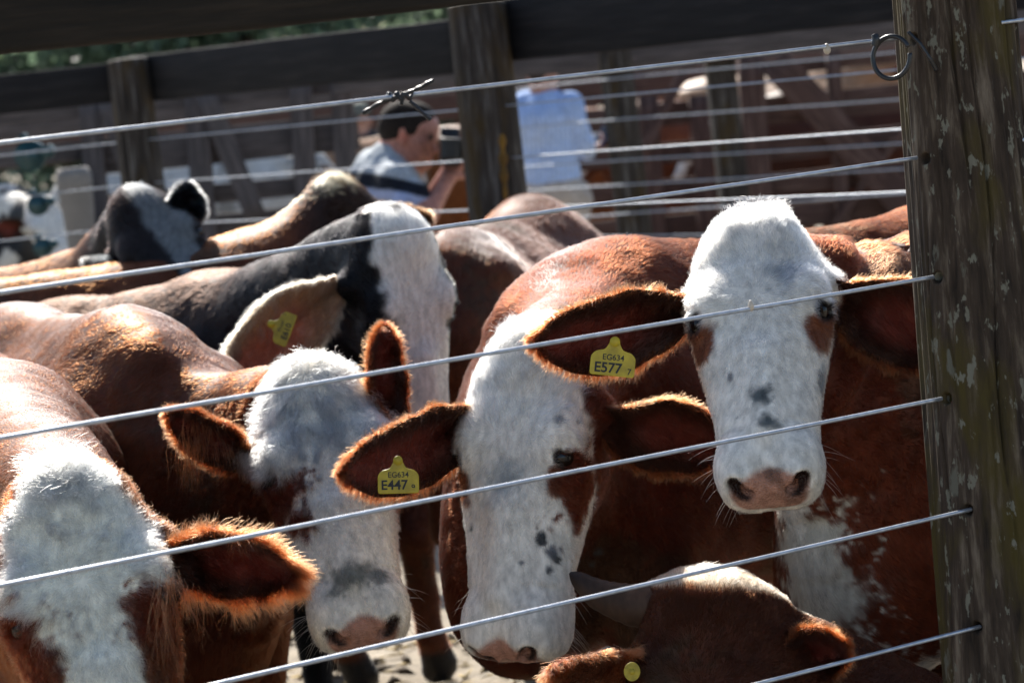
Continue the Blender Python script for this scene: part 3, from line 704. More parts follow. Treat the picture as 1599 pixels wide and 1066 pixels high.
M_YEL = plain('yellow_paint', (.15, .075, .008), rough=.9, noise=.5, scale=18)
def post(name, base, top, r0, r1, mat, parent, holes=(), seed=0, square=False, nu=128, nz=260, rough=1.0, cracks=7, knots=True):
    base = np.asarray(base, float); top = np.asarray(top, float); ax = top-base; H = np.linalg.norm(ax); ax = ax/H
    a = nrm(np.cross([0, 1.0, 0], ax)); b = np.cross(ax, a)
    t = np.linspace(0, 1, nz); ph = np.linspace(0, 2*math.pi, nu, endpoint=False); T, PH = np.meshgrid(t, ph, indexing='ij')
    r = r0+(r1-r0)*T
    P2 = np.stack([np.cos(PH)*1.0, np.sin(PH), T*H*.35], -1).reshape(-1, 3)
    if square: r = r/np.maximum(np.abs(np.cos(PH)), np.abs(np.sin(PH)))**.85
    d = .05*r0*vn(P2, 1.6, seed+1)+.045*r0*vn(P2*np.array([1, 1, .25]), 5, seed+2)*rough+.02*r0*vn(P2*np.array([1, 1, .12]), 18, seed+3)*rough if False else (.05*r0*vn(P2, 1.6, seed+1).reshape(r.shape)+.045*r0*rough*vn(P2*np.array([1, 1, .25]), 5, seed+2).reshape(r.shape)+.03*r0*rough*vn(P2*np.array([1, 1, .10]), 20, seed+3).reshape(r.shape))
    rg = np.random.default_rng(seed+5)
    for _ in range(cracks):
        p0 = rg.uniform(0, 6.28); t0 = rg.uniform(0, 1); ln = rg.uniform(.08, .3); wd = rg.uniform(.012, .03)
        dp = np.angle(np.exp(1j*(PH-p0-.06*np.sin(T*22+p0)))); d = d-.10*r0*np.exp(-(dp/wd)**2)*sstep(ln, ln*.4, np.abs(T-t0))
    for hw in holes:
        q = np.asarray(hw)-base; th = math.atan2(q @ b, q @ a); tz = (q @ ax)/H
        dd = np.hypot(np.angle(np.exp(1j*(PH-th)))*r0, (T-tz)*H); d = d-.02*sstep(.010, .005, dd)
    r = r+d
    V = base + (T*H)[..., None]*ax + (r*np.cos(PH))[..., None]*a + (r*np.sin(PH))[..., None]*b
    dome = sstep(.94, 1, T)*0
    V = V.reshape(-1, 3); i, j = np.meshgrid(np.arange(nz-1), np.arange(nu), indexing='ij'); j2 = (j+1) % nu
    F = [list(map(int, f)) for f in np.stack([i*nu+j, i*nu+j2, (i+1)*nu+j2, (i+1)*nu+j], -1).reshape(-1, 4)]
    # top: two shrinking rings, slightly uneven
    n0 = (nz-1)*nu; c = top; rings = []
    for s, up in ((.9, .010), (.5, .016), (.0, .018)):
        ring = c+(V[n0:n0+nu]-c)*s+ax*up*(r0/.09)*.6; rings.append(ring)
    V = np.concatenate([V]+rings); 
    for q in range(3):
        s0 = n0 if q == 0 else nz*nu+(q-1)*nu; s1 = nz*nu+q*nu
        F += [[s0+k, s0+(k+1) % nu, s1+(k+1) % nu, s1+k] for k in range(nu)]
    return mesh_np(name, V, F, mat, parent)
def plank(name, A, Bp, h, t, mat, parent, up=(0, 0, 1), warp=.004, seed=0, out=None):
    """a sawn board from A to B with worn edges; h high, t thick"""
    A = np.asarray(A, float); Bp = np.asarray(Bp, float); ax = Bp-A; Lg = np.linalg.norm(ax); ax /= Lg
    upv = nrm(np.asarray(up)-ax*(np.asarray(up) @ ax)); nn = np.cross(ax, upv)
    n = max(8, int(Lg/.12)); t_ = np.linspace(0, 1, n)
    bev = min(h, t)*.12; prof = []
    for (x, y) in ((-1, -1), (1, -1), (1, 1), (-1, 1)):
        for k in range(3):
            a = {(-1, -1): 180, (1, -1): 270, (1, 1): 0, (-1, 1): 90}[(x, y)]+k*45
            prof.append((x*(t/2-bev)+bev*math.cos(math.radians(a)), y*(h/2-bev)+bev*math.sin(math.radians(a))))
    prof = np.array(prof); m = len(prof); V = []
    for i in range(n):
        c = A+ax*Lg*t_[i]; P = c+prof[:, :1]*nn+prof[:, 1:]*upv
        P = P+(warp*vn(P+seed, 3.0, seed)[:, None])*upv+(warp*.6*vn(P+seed*2, 5.0, seed+1)[:, None])*nn
        V.append(P)
    V = np.concatenate(V)
    F = [[i*m+j, i*m+(j+1) % m, (i+1)*m+(j+1) % m, (i+1)*m+j] for i in range(n-1) for j in range(m)]
    F.append(list(range(m))[::-1]); F.append([(n-1)*m+j for j in range(m)])
    # keep the grain along the board: object axes follow the board
    me = bpy.data.meshes.new(name); R = np.stack([ax, nn, upv], 1); c = (A+Bp)/2
    me.from_pydata([tuple(v) for v in ((V-c) @ R)], [], F); me.update(); me.materials.append(mat)
    for p in me.polygons: p.use_smooth = len(p.vertices) == 4
    o = bpy.data.objects.new(name, me); COL.objects.link(o); M = Matrix([[*R[0], 0], [*R[1], 0], [*R[2], 0], [0, 0, 0, 1]]); 
    if parent is not None: o.parent = parent; c = c-np.array(parent.location)
    M.translation = Vector(c); o.matrix_basis = M
    return o
def wire(name, pts, r, mat, parent, sag=0.0, n=60, k=10):
    X = np.concatenate([np.linspace(pts[i], pts[i+1], n, endpoint=(i == len(pts)-2)) for i in range(len(pts)-1)])
    t = np.linspace(0, 1, len(X)); X = X.copy(); X[:, 2] -= sag*4*t*(1-t); X += (np.stack([vn(np.stack([t*9, t*0+i, t*0], 1), 1.0, 7) for i in range(3)], 1))*.0012
    V, F = tube(X, r, k); return mesh_np(name, V, F, mat, parent)

# ------------------------------------------------------------------ the near wire fence
ROOTA = empty('wire_fence', (*at(1490, 533, 3.86)[:2], 0), 'near fence of thin steel wires strung through a mossy wooden post', 'fence')
dA = 3.86
pt0, pt1 = at(1466, -260, dA), at(1575, 1066, dA)
zdir = nrm(pt0-pt1); pb = pt1-zdir*(pt1[2]+.1)/zdir[2]
EA = [(225, 60, 1395), (458, 248, 1421), (685, 434, 1447), (915, 624, 1460), (1146, 797, 1506), (1372, 980, 1520)]
holes = []; dl = 3.10
for i, (y0, y1, x1) in enumerate(EA):
    a, b = at(0, y0, dl), at(x1, y1, 3.775); holes.append(b)
    dirv = b-a; e0 = a-dirv*.35
    wire('wire', [e0, b+nrm(dirv)*.012], .0030, M_WIRE, ROOTA, n=90)
    c = at(1579, y1-27, 3.80)
    wire('wire', [c-nrm(dirv)*.02, c+dirv*.8], .0030, M_WIRE, ROOTA, n=30)
post('post', pb, pt0, .100, .090, M_POST, ROOTA, holes=holes, seed=4, nu=256, nz=760, cracks=14)
# top rail of the near fence (dark beam across the upper left)
ra, rb = at(0, 85, 3.10), at(800, -2, 3.42); rd = nrm(rb-ra)
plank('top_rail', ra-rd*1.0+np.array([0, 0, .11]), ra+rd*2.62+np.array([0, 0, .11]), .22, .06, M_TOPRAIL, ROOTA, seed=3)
# twisted tie on the top wire, ring of black hose by the post, small beads
def on_wire(i, px):
    y0, y1, x1 = EA[i]; t = px/x1; dd = 1/((1-t)/dl+t/3.775); return np.array(at(px, y0+(y1-y0)*t, dd))
kn = on_wire(0, 626)
def loc_px(dx, dy, dz=0): return kn + (dx*cR-dy*cU)*3.45/FPX - cF*dz
tie = []
for pts in ([(-58, 26, .006), (-30, 10, .007), (-8, 2, .009), (8, -3, .008), (28, -12, .008), (50, -24, .006)], [(14, 8, .008), (24, 17, .009), (38, 30, .01), (46, 36, .01)], [(2, -6, .006), (3, 4, .008), (1, 14, .008)],
            [(-24, 7, -.004), (-18, -6, .007), (-12, 9, .008), (-5, -7, .008), (1, 9, .008), (7, -7, .008), (13, 6, .007), (17, -5, -.003)]):
    X = np.array([loc_px(*p) for p in pts]); t = np.linspace(0, 1, len(X)); tt = np.linspace(0, 1, 40); X = np.stack([np.interp(tt, t, X[:, i]) for i in range(3)], 1)
    for _ in range(3): X[1:-1] = (X[:-2]+2*X[1:-1]+X[2:])/4
    tie.append(tube(X, .0028*(1+.15*np.sin(tt*50)), 8))
V = []; F = []
for v, f in tie: F += [[x+sum(len(q) for q in V) for x in g] for g in f]; V.append(v)
mesh_np('wire_tie', np.concatenate(V), F, M_IRON, ROOTA)
rc = at(1392, 90, 3.745); a = np.linspace(.15*math.pi, 2.05*math.pi, 60)
X = np.array([rc + (math.cos(t)*27*cR*(1 if 1 else 0)+math.sin(t)*33*cU)*3.745/FPX - cF*(.012*math.cos(t)) for t in a]); V, F = tube(X, .0036, 10); mesh_np('hose_ring', V, F, M_BLACK, ROOTA)
X = np.array([at(1366, 55, 3.735), at(1368, 62, 3.733), at(1366, 72, 3.735)]); X = np.stack([np.interp(np.linspace(0, 2, 16), [0, 1, 2], X[:, i]) for i in range(3)], 1); V, F = tube(X, .0056, 12); mesh_np('hose_clip', V, F, M_BLACK, ROOTA)
X = np.array([at(1418, 50, 3.77), at(1436, 68, 3.765), at(1452, 92, 3.765), at(1462, 110, 3.775)]); X = np.stack([np.interp(np.linspace(0, 3, 30), [0, 1, 2, 3], X[:, i]) for i in range(3)], 1); V, F = tube(X, .003, 8); mesh_np('hose_tail', V, F, M_BLACK, ROOTA)
M_BEAD = plain('old_insulator', (.45, .38, .30), rough=.3, noise=.2)
for i, px, r in ((0, 1291, .0052), (2, 1173, .0042)):
    c = on_wire(i, px)+np.array([0, 0, -.004 if i == 0 else .004]); pr = [(c[0], c[1], c[2]+z) for z in np.linspace(.008, -.008, 12)]
    V, F = tube(np.array(pr), r*np.sqrt(np.clip(1-np.linspace(-1, 1, 12)**2, .02, 1))*(1-.2*np.linspace(1, -1, 12)), 12); mesh_np('wire_bead', V, F, M_BEAD, ROOTA)

# ------------------------------------------------------------------ back fence of the pen (rail, round posts, wires)
def zpt(px, d, z):
    """point at picture column px (at horizon height) and depth d, lifted to height z"""
    p = at(px, 140, d); q = p.copy(); dz = z-p[2]; q = p+np.array([0, 0, dz]); return q
dB = lambda px: 1/np.interp(px, [215, 762, 1500], [1/10.7, 1/8.9, 1/7.0])
ROOTB = empty('rail_fence', (*zpt(760, 8.9, 0)[:2], 0), 'dark top rail fence at the back of the pen with round posts and wires', 'fence')
pB = lambda px, z, off=0.0: zpt(px, dB(px), z)+np.array([0, off, 0])
pm = at(764, 190, 8.9); 
post('post', [pm[0], pm[1], -.1], [pm[0]-.0, pm[1], 1.86], .112, .100, M_POST2, ROOTB, seed=12, nz=200, cracks=10)
pl = at(212, 190, 10.7); post('post', [pl[0], pl[1], -.1], [pl[0], pl[1], 1.84], .095, .085, M_POST2, ROOTB, seed=22, nz=160, cracks=10)
def railB(x0, x1, y0b, y0t, y1b, y1t, seed):
    A = (at(x0, (y0b+y0t)/2, dB(x0)+.12)); Bq = at(x1, (y1b+y1t)/2, dB(x1)+.12); h = (y0b-y0t)*dB(x0)/FPX
    plank('rail', A, Bq, h*1.0, .05, M_RAIL, ROOTB, seed=seed)
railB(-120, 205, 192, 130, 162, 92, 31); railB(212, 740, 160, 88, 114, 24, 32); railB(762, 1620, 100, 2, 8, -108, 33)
mesh_np('paint_streak', *(lambda X: (X[0], X[1]))(tube(np.array([at(781+q*.5, 185+q*7.5, 8.818) for q in range(18)]), (.014+.005*np.sin(np.arange(18)*1.7))*np.sqrt(np.clip(1-np.linspace(-1, 1, 18)**2, .05, 1)), 8)), M_YEL, ROOTB)
for z, zr in ((1.505, 1.50), (1.325, 1.33), (1.15, 1.145), (.97, .97), (.79, .79)):
    mid = np.array([pm[0], pm[1], z])
    wire('wire', [pB(-140, z), np.array([pl[0], pl[1], z]), mid, pB(1640, zr)], .0032, M_WIRE2, ROOTB, sag=.0, n=40, k=6)
# teal ratchet strainers on the back wires at the left
for px, py, s in ((48, 243, 1.35), (60, 320, .9), (68, 386, .8)):
    c = at(px, py, 10.9); V = []; F = []
    for (o, r, l) in (((0, 0, 0), .050*s, .05), ((0, 0, 0), .030*s, .075), ((.055*s, 0, .01), .022*s, .06), ((-.02, 0, .06*s), .016, .05)):
        X = np.array([c+np.array(o)+np.array([0, y, 0]) for y in np.linspace(-l/2, l/2, 4)]); v, f = tube(X, r, 14); F += [[x+sum(len(q) for q in V) for x in g] for g in f]; V.append(v)
    mesh_np('wire_strainer', np.concatenate(V), F, M_TEAL, ROOTB)

# ------------------------------------------------------------------ farther yard fences and plank gates
ROOTC = empty('yard_fence', (*zpt(975, 13, 0)[:2], 0), 'farther yard fence of two weathered posts, a pale brown top beam and slack wires', 'fence')
for px, r, d, mt, sq in ((978, .088, 12.6, M_POST2, False), (1139, .078, 13.0, M_POST2, True)):
    p = at(px, 200, d); post('post', [p[0], p[1], -.1], [p[0]-.02, p[1], 1.72], r, r*.92, mt, ROOTC, seed=int(px), nz=120, nu=64, square=sq)
A, Bq = at(520, 122, 13.2), at(1420, 36, 12.6); plank('beam', A-np.array([.0, 0, -.0]), Bq, .17, .05, M_GREY, ROOTC, seed=41)
for k, (yl, yr) in enumerate(((140, 78), (200, 97+56), (262, 222), (300, 262), (348, 300), (372, 362))):
    wire('wire', [at(800, yl, 12.7), at(980, yl-(yl-yr)*.3, 12.4), at(1440, yr, 12.0)], .0042, M_WIRE2, ROOTC, n=24, k=6)
def gate(label, boards, uprights, braces, mat, d, group=None, name='plank_gate'):
    p = at(uprights[0][0], 300, d); root = empty(name, (p[0], p[1], 0), label, 'gate', group)
    for i, (x0, y0, x1, y1, h) in enumerate(boards):
        plank('board', at(x0, y0, d), at(x1, y1, d), h*d/FPX, .035, mat, root, seed=50+i)
    for i, (x0, x1, y0, y1, w) in enumerate(uprights):
        A = at(x0, y0, d-.06); Bq = at(x1, y1, d-.06); Bq = Bq+(Bq-A)*((.0-Bq[2])/(Bq[2]-A[2]))*1.0 if Bq[2] > .05 else Bq
        plank('upright', A, Bq, w*d/FPX, .06, mat, root, up=(1, 0, 0), seed=70+i)
    for i, (x0, y0, x1, y1, w) in enumerate(braces):
        plank('brace', at(x0, y0, d-.12), at(x1, y1, d-.12), w*d/FPX, .04, mat, root, up=(1, 0, .3), seed=90+i)
    return root
gate('grey plank gate with a diagonal brace behind the left wooden post',
     [(-160, 190, 560, 118, 46), (-160, 262, 130, 235, 30), (130, 248, 560, 205, 56), (-160, 372, 130, 345, 60), (130, 322, 560, 282, 30), (130, 372, 560, 330, 34), (130, 430, 560, 388, 50)],
     [(140, 158, 150, 400, 34), (305, 322, 130, 400, 36), (468, 484, 115, 400, 34), (532, 548, 110, 400, 34)],
     [(318, 140, 402, 345, 32), (165, 160, 205, 280, 24)], M_GREY, 13.5)
gate('reddish brown plank gate with crossing braces behind the big mossy post',
     [(1155, 112, 1640, 62, 22), (1155, 178, 1640, 128, 44), (1155, 240, 1640, 190, 36), (1155, 294, 1640, 244, 34), (1155, 346, 1640, 296, 38), (1155, 402, 1640, 352, 50)],
     [(1172, 1190, 90, 380, 40), (1300, 1320, 80, 380, 22), (1520, 1540, 70, 380, 40)],
     [(1210, 95, 1430, 340, 50), (1290, 370, 1420, 190, 12)], M_GATE, 15.0)
gate('low brown plank gate between the two weathered yard posts',
     [(800, 202, 1160, 167, 36), (800, 262, 1160, 228, 32), (800, 318, 1160, 288, 36), (800, 378, 1160, 348, 44)],
     [(880, 895, 165, 370, 26), (1012, 1026, 150, 370, 30), (1090, 1105, 150, 370, 30)], [(1068, 110, 1000, 250, 16)], M_GATE, 16.0)
# a long plank fence closes the farther yards
def plank_fence(label, d, x0, x1, zs, h, mat, seed, tilt=0.0):
    root = empty('plank_fence', (0, d, 0), label, 'fence')
    for i, z in enumerate(zs): plank('board', (x0, d-.03+i*.002, z+tilt), (x1, d-.03+i*.002, z-tilt), h, .04, mat, root, seed=seed+i, warp=.012)
    for i, x in enumerate(np.arange(x0+.4, x1, 2.1)): plank('upright', (x, d+.05, -.1), (x+.02, d+.05, max(zs)+.16), .16, .14, mat, root, up=(1, 0, 0), seed=seed+40+i)
plank_fence('dark plank fence right across the farther yards, seen through the gates', 20.5, -9, 9, (.55, 1.42), .22, M_GATE, 200)
plank_fence('second, more distant plank fence before the trees', 25.5, -12, 12, (.5, 1.62), .26, M_GREY, 260)
# pale stump-like post at the far left
ROOTP = empty('bollard_post', (*at(118, 300, 12.0)[:2], 0), 'pale flared post in the sun at the far left', 'post')
M_PALE = plain('pale_plaster', (.20, .185, .17), rough=.9, noise=.15, scale=9, bump=.3)
p = at(118, 300, 12.0); zt = at(114, 262, 12.0)[2]; zz = np.linspace(-.05, zt, 40); rr = np.interp(zz/zt, [0, .3, .62, .85, .97, 1], [.045, .047, .056, .075, .085, .07])
V, F = tube(np.stack([p[0]+0*zz, p[1]+0*zz, zz], 1), rr*(1+.03*vn(np.stack([zz, zz, zz], 1), 6, 1)), 28); mesh_np('post_shaft', V, F, M_PALE, ROOTP)

# ------------------------------------------------------------------ trees beyond the yards
M_BARK = wood_material('tree_bark', (.03, .022, .016), (.06, .045, .033), (.11, .09, .07))
def leaf_material(name, c1, c2):
    m, nt, b = newmat(name); L = nt.links.new
    a = N(nt, 'ShaderNodeAttribute', attribute_name='col'); b.inputs['Roughness'].default_value = .45; L(a.outputs['Color'], b.inputs['Base Color'])
    t = N(nt, 'ShaderNodeBsdfTranslucent'); L(a.outputs['Color'], t.inputs[0]); mx = N(nt, 'ShaderNodeMixShader'); mx.inputs[0].default_value = .5
    L(b.outputs[0], mx.inputs[1]); L(t.outputs[0], mx.inputs[2]); L(mx.outputs[0], nt.nodes['Material Output'].inputs[0]); return m
M_LEAF = leaf_material('leaves', None, None)
def tree(label, x, y, h, cr, seed, tint, group='trees beyond the yards'):
    rg = np.random.default_rng(seed); root = empty('leafy_tree', (x, y, 0), label, 'tree', group)
    zt = np.linspace(-.1, h*.62, 14); X = np.stack([x+.15*np.sin(zt*.7+seed), y+.12*np.cos(zt*.5+seed), zt], 1); V, F = tube(X, np.interp(zt, [0, h*.62], [h*.035, h*.012]), 10); Vs = [V]; Fs = list(F); 
    cl = []
    for k in range(11):
        z0 = rg.uniform(.12, .55)*h; a = rg.uniform(0, 6.28); b0 = np.array([np.interp(z0, zt, X[:, 0]), np.interp(z0, zt, X[:, 1]), z0]); e = b0+np.array([math.cos(a)*cr*.75, math.sin(a)*cr*.75, rg.uniform(.1, .35)*h])
        t = np.linspace(0, 1, 8)[:, None]; Y = b0*(1-t)+e*t+np.array([0, 0, -.3])*(t*(1-t)); v, f = tube(Y, np.linspace(h*.011, .012, 8), 6); n0 = sum(len(q) for q in Vs); Fs += [[q+n0 for q in g] for g in f]; Vs.append(v); cl.append(e); cl.append((b0+e)/2+rg.normal(0, .3, 3))
    mesh_np('trunk', np.concatenate(Vs), [list(map(int, f)) for f in Fs], M_BARK, root)
    for k in range(34): cl.append(np.array([x, y, h*.52])+rg.normal(0, 1, 3)*np.array([cr*.55, cr*.5, h*.22]))
    cl = np.array(cl); m = 10000; ci = rg.integers(0, len(cl), m); u = nrm(rg.normal(size=(m, 3)))*rg.uniform(.2, 1, (m, 1))**.5; P = cl[ci]+u*np.array([.24*cr, .24*cr, .2*cr])
    a = nrm(rg.normal(size=(m, 3))); b = nrm(np.cross(a, rg.normal(size=(m, 3)))); s = rg.uniform(.06, .13, (m, 1))
    V = np.stack([P-a*s, P-b*s*.5, P+a*s, P+b*s*.5], 1).reshape(-1, 3); F = np.arange(4*m).reshape(m, 4)
    C = (np.array(tint)*.7+.022)*2.8*rg.uniform(.5, 1.6, (m, 1)); mesh_np('crown', V, F, M_LEAF, root, smooth=False, col=np.repeat(C, 4, 0))
for i, (x, y, h, cr, tint, lab) in enumerate(((-8.2, 31, 4.6, 2.5, (.055, .085, .03), 'bright green bushy tree at the far left above the rails'), (-5.4, 34, 5.2, 2.7, (.022, .045, .026), 'dark bluish green tree second from the left beyond the rails'),
        (-2.8, 31.5, 4.8, 2.5, (.03, .06, .03), 'mid green tree third from the left beyond the rails'), (-.4, 35, 5.4, 2.8, (.04, .07, .035), 'grey green tree beyond the gap beside the middle post'),
        (2.8, 33, 5.2, 2.8, (.03, .055, .025), 'tall dark tree hidden mostly behind the right part of the top rail'), (6.6, 36, 5.6, 3.0, (.035, .06, .025), 'far right tree behind the mossy post'), (-10.8, 36, 5.4, 3.0, (.03, .055, .025), 'leftmost dark tree beyond the yards'),
        (-6.8, 41, 7.0, 3.4, (.03, .055, .03), 'taller hazy tree behind the bright bushy one'), (-1.4, 43, 7.4, 3.4, (.028, .05, .03), 'tall shadowy tree in the back row left of the middle post'), (4.6, 44, 7.4, 3.6, (.03, .05, .025), 'back row tree to the right of the middle post'))):
    tree(lab, x, y, h, cr, 100+i, tint)
ONLY = None
# ------------------------------------------------------------------ the cattle
def W2(px, py, d): p = at(px, py, d); return (p[0], p[1])
def base_of(px, d, kb, heading, local=.42):
    """ground position of a body whose withers stand at that picture column and depth"""
    p = at(px, 400, d); h = nrm(np.array([heading[0], heading[1]], float)); return (p[0]-h[0]*local*kb, p[1]-h[1]*local*kb)
FULL = ((-.08, 1.1), (.0, 1.2), (.1, 1.45), (.17, 1.75), (.3, 1.9), (.38, 3.3), (.55, 3.3))
EARC = dict(oc=(.10, .028, .010), ic=(.030, .010, .005), ic2=(.13, .030, .020), fc=(.19, .054, .019))

def want(x): return ONLY is None or x in ONLY
camv = -cF

# right: white face turned to the camera
def throat1(c, B, P, n1, n2):
    px, py, d = proj(P)
    return c
if want('C1'):
    hd = (-.97, -.25); kb = .92
    C1 = make_cow('cow', 'white faced brown cow with yellow ear tag E577 standing beside the mossy post', base_of(1530, 4.5, kb, hd), hd, kb,
        (.414, 4.196, 1.318), (-.105, -.70, -.70), (-.131, -.69, .70), .96,
        coat_pattern(base=BROWN*1.25, dark=DBROWN*1.3, th=FULL, patch=((.220, .092, -.034, .033),), pcol=(.15, .055, .028), dirt=.13),
        res=.0055, fold=.011, neck=dict(top=(.42, 0, 1.08), rt=.13),
        ears=[dict(side=-1, tip=at(832, 532, 4.12), w=.070, face=(0, -1, -.25), **EARC),
              dict(side=1, tip=at(1492, 545, 4.18), w=.072, face=(0, -1, -.15), **EARC)],
        spots=[(1185, 616, .017, (.09, .10, .10), .5), (1198, 658, .014, (.10, .11, .11), .6), (1225, 425, .03, (.30, .31, .32), .6), (1290, 590, .012, (.2, .2, .2), .5, (1, 0, 0, 2.5)), (1140, 588, .007, (.2, .2, .2)), (1300, 665, .02, BROWN),
               (1255, 860, .075, (.50, .47, .40), .3), (1280, 930, .07, (.40, .38, .33), .4), (1225, 810, .035, (.6, .56, .5), .3), (1340, 1040, .06, (.5, .47, .42), .3), (1440, 1060, .05, (.5, .46, .41), .3)],
        tags=[dict(loc=at(957, 566, 4.10), right=cR*1.0-cU*.10-cF*.0, normal=camv, w=.072, hgt=.043, lines=(('EG634', .0, .18, .30, .01), ('E577', -.10, -.22, .52, .02), ('7', .38, -.30, .32, .01)))],
        fur=dict(len_face=.013, len_poll=.024, len_brow=.020, wave=.9, liftk=.9, curl=.16, tuft=1100, tuft_len=.030, whiskers=36))
# middle: white face lowered, turned a little to the left
if want('C2'):
    hd = (-.80, -.58); kb = .905
    C2 = make_cow('cow', 'white faced brown cow with yellow ear tag E447 and dark fly bites on its cheek', base_of(935, 4.95, kb, hd), hd, kb,
        (.008, 4.37, 1.138), (-.205, -.33, -.93), (-.55, -.78, .28), 1.005,
        coat_pattern(th=((-.08, 1.1), (.0, 1.1), (.1, 1.2), (.17, 1.5), (.3, 2.1), (.38, 3.3), (.55, 3.3)), patch=((.222, .092, -.034, .034),), pcol=(.11, .034, .014), dirt=.14, poll_tan=.25),
        res=.0055, hp=dict(wide=1.15),
        ears=[dict(side=-1, tip=at(530, 735, 4.20), w=.070, face=(-.1, -1, -.15), **EARC),
              dict(side=1, tip=at(1130, 706, 4.45), w=.070, face=(.1, -1, -.35), **EARC)],
        spots=[(912, 770, .040, BROWN, .25, (1, 0, 0, 1.6)), (905, 730, .025, BROWN*.9, .3), (848, 838, .008, (.06, .06, .06), .3, (0, .6, 1, 1.8)), (845, 846, .007, (.06, .06, .06)), (865, 862, .011, (.14, .14, .15), .5), (868, 872, .007, (.05, .05, .05)), (860, 890, .006, (.08, .08, .08)),
               (725, 768, .004, (.08, .08, .08)), (729, 803, .004, (.08, .08, .08)), (732, 825, .004, (.08, .08, .08)), (790, 750, .03, (.34, .35, .34), .7), (932, 862, .008, (.06, .06, .06)), (925, 880, .006, (.06, .06, .06)), (910, 915, .006, (.06, .06, .06)), (815, 880, .005, (.2, .2, .2)), (870, 655, .008, (.25, .25, .25)), (905, 660, .006, (.2, .2, .2))],
        tags=[dict(loc=at(622, 750, 4.17), right=cR*1.0+cU*.02, normal=camv+cR*.05, w=.067, hgt=.042, lines=(('EG634', .0, .22, .30, .01), ('E447', -.10, -.18, .52, .02), ('9', .36, -.28, .32, .01)))],
        fur=dict(len_face=.013, len_poll=.022, len_brow=.018, wave=.9, liftk=.9, curl=.16, tuft=1300, tuft_len=.034, whiskers=50))
# bottom left: long haired head hanging close to the wires
if want('C3'):
    hd = (.25, -.97); kb = .835
    C3 = make_cow('cow', 'shaggy brown cow with white blaze between brown eye patches, cut by the left photo edge', base_of(-45, 4.75, kb, hd), hd, kb,
        (-.666, 3.667, 1.085), (.165, -.45, -.88), (.117, -.86, .50), 1.0,
        coat_pattern(base=(.115, .030, .0085), th=((-.08, .5), (.0, .75), (.08, 1.15), (.15, 1.3), (.19, 1.0), (.24, .62), (.34, .75), (.55, 1.1)), patch=((.24, .110, -.065, .055),), dirt=.2, poll_tan=.2, face=(.60, .585, .51)),
        res=.0055, neck=dict(rt=.2, rl=.21),
        ears=[dict(side=1, tip=at(458, 892, 3.72), w=.058, face=(.0, -1, -.45), fr=1.5, **EARC),
              dict(side=-1, tip=at(-260, 960, 3.72), w=.075, face=(.0, -1, -.3), fr=1.3, **EARC)],
        spots=[(20, 1000, .055, BROWN, .25), (238, 950, .038, BROWN, .25), (60, 1060, .03, BROWN, .3)],
        fur=dict(len_face=.020, len_poll=.032, len_brow=.028, wave=1.1, fringe=.024, liftk=.8, curl=.26, sag=.2, rad=.00036, tuft=1500, tuft_len=.038, locks=((266, 905, 3.62, .008, 34, .10, (.13, .034, .012)), (250, 930, 3.60, .006, 22, .14, (.13, .034, .012)), (312, 925, 3.62, .010, 16, .06, (.12, .03, .01)))))
# curly white face, left of centre
if want('C4'):
    hd = (.40, -.92); kb = .88
    C4 = make_cow('cow', 'brown cow with a long curly white forelock and a grey band above its nose', base_of(185, 5.1, kb, hd), hd, kb,
        (-.372, 4.60, 1.106), (.13, -.62, -.77), (.03, -.77, .63), .98,
        coat_pattern(base=(.098, .025, .008), th=((-.08, 1.0), (.0, 1.2), (.1, 1.5), (.2, 1.25), (.3, 1.35), (.36, 2.2), (.42, 3.3), (.55, 3.3)), patch=((.215, .106, -.062, .052),), dirt=.18, poll_tan=.5, face=(.68, .62, .53)),
        res=.0055, neck=dict(top=(.42, 0, 1.08), rt=.13),
        ears=[dict(side=-1, tip=at(268, 640, 4.62), w=.06, face=(-.3, -1, -.7), **EARC),
              dict(side=1, tip=at(598, 512, 4.68), w=.05, face=(.75, -.6, .1), **EARC)],
        spots=[(438, 775, .042, BROWN, .25), (462, 812, .026, BROWN, .3), (548, 900, .024, (.15, .15, .13), .6, (0, 1, 0, 3.0)), (590, 895, .018, (.16, .16, .14), .6, (0, 1, 0, 2.0))],
        fur=dict(len_face=.020, len_poll=.040, len_brow=.046, wave=1.15, whorl=.0, liftk=.8, curl=.34, sag=.35, rad=.00038, tuft=1200, tuft_len=.028, whiskers=60, locks=((300, 690, 4.60, .018, 130, .075, (.24, .075, .028)), (320, 660, 4.6, .02, 100, .05, (.24, .08, .03)), (355, 700, 4.58, .012, 50, .04, (.2, .07, .03)))))
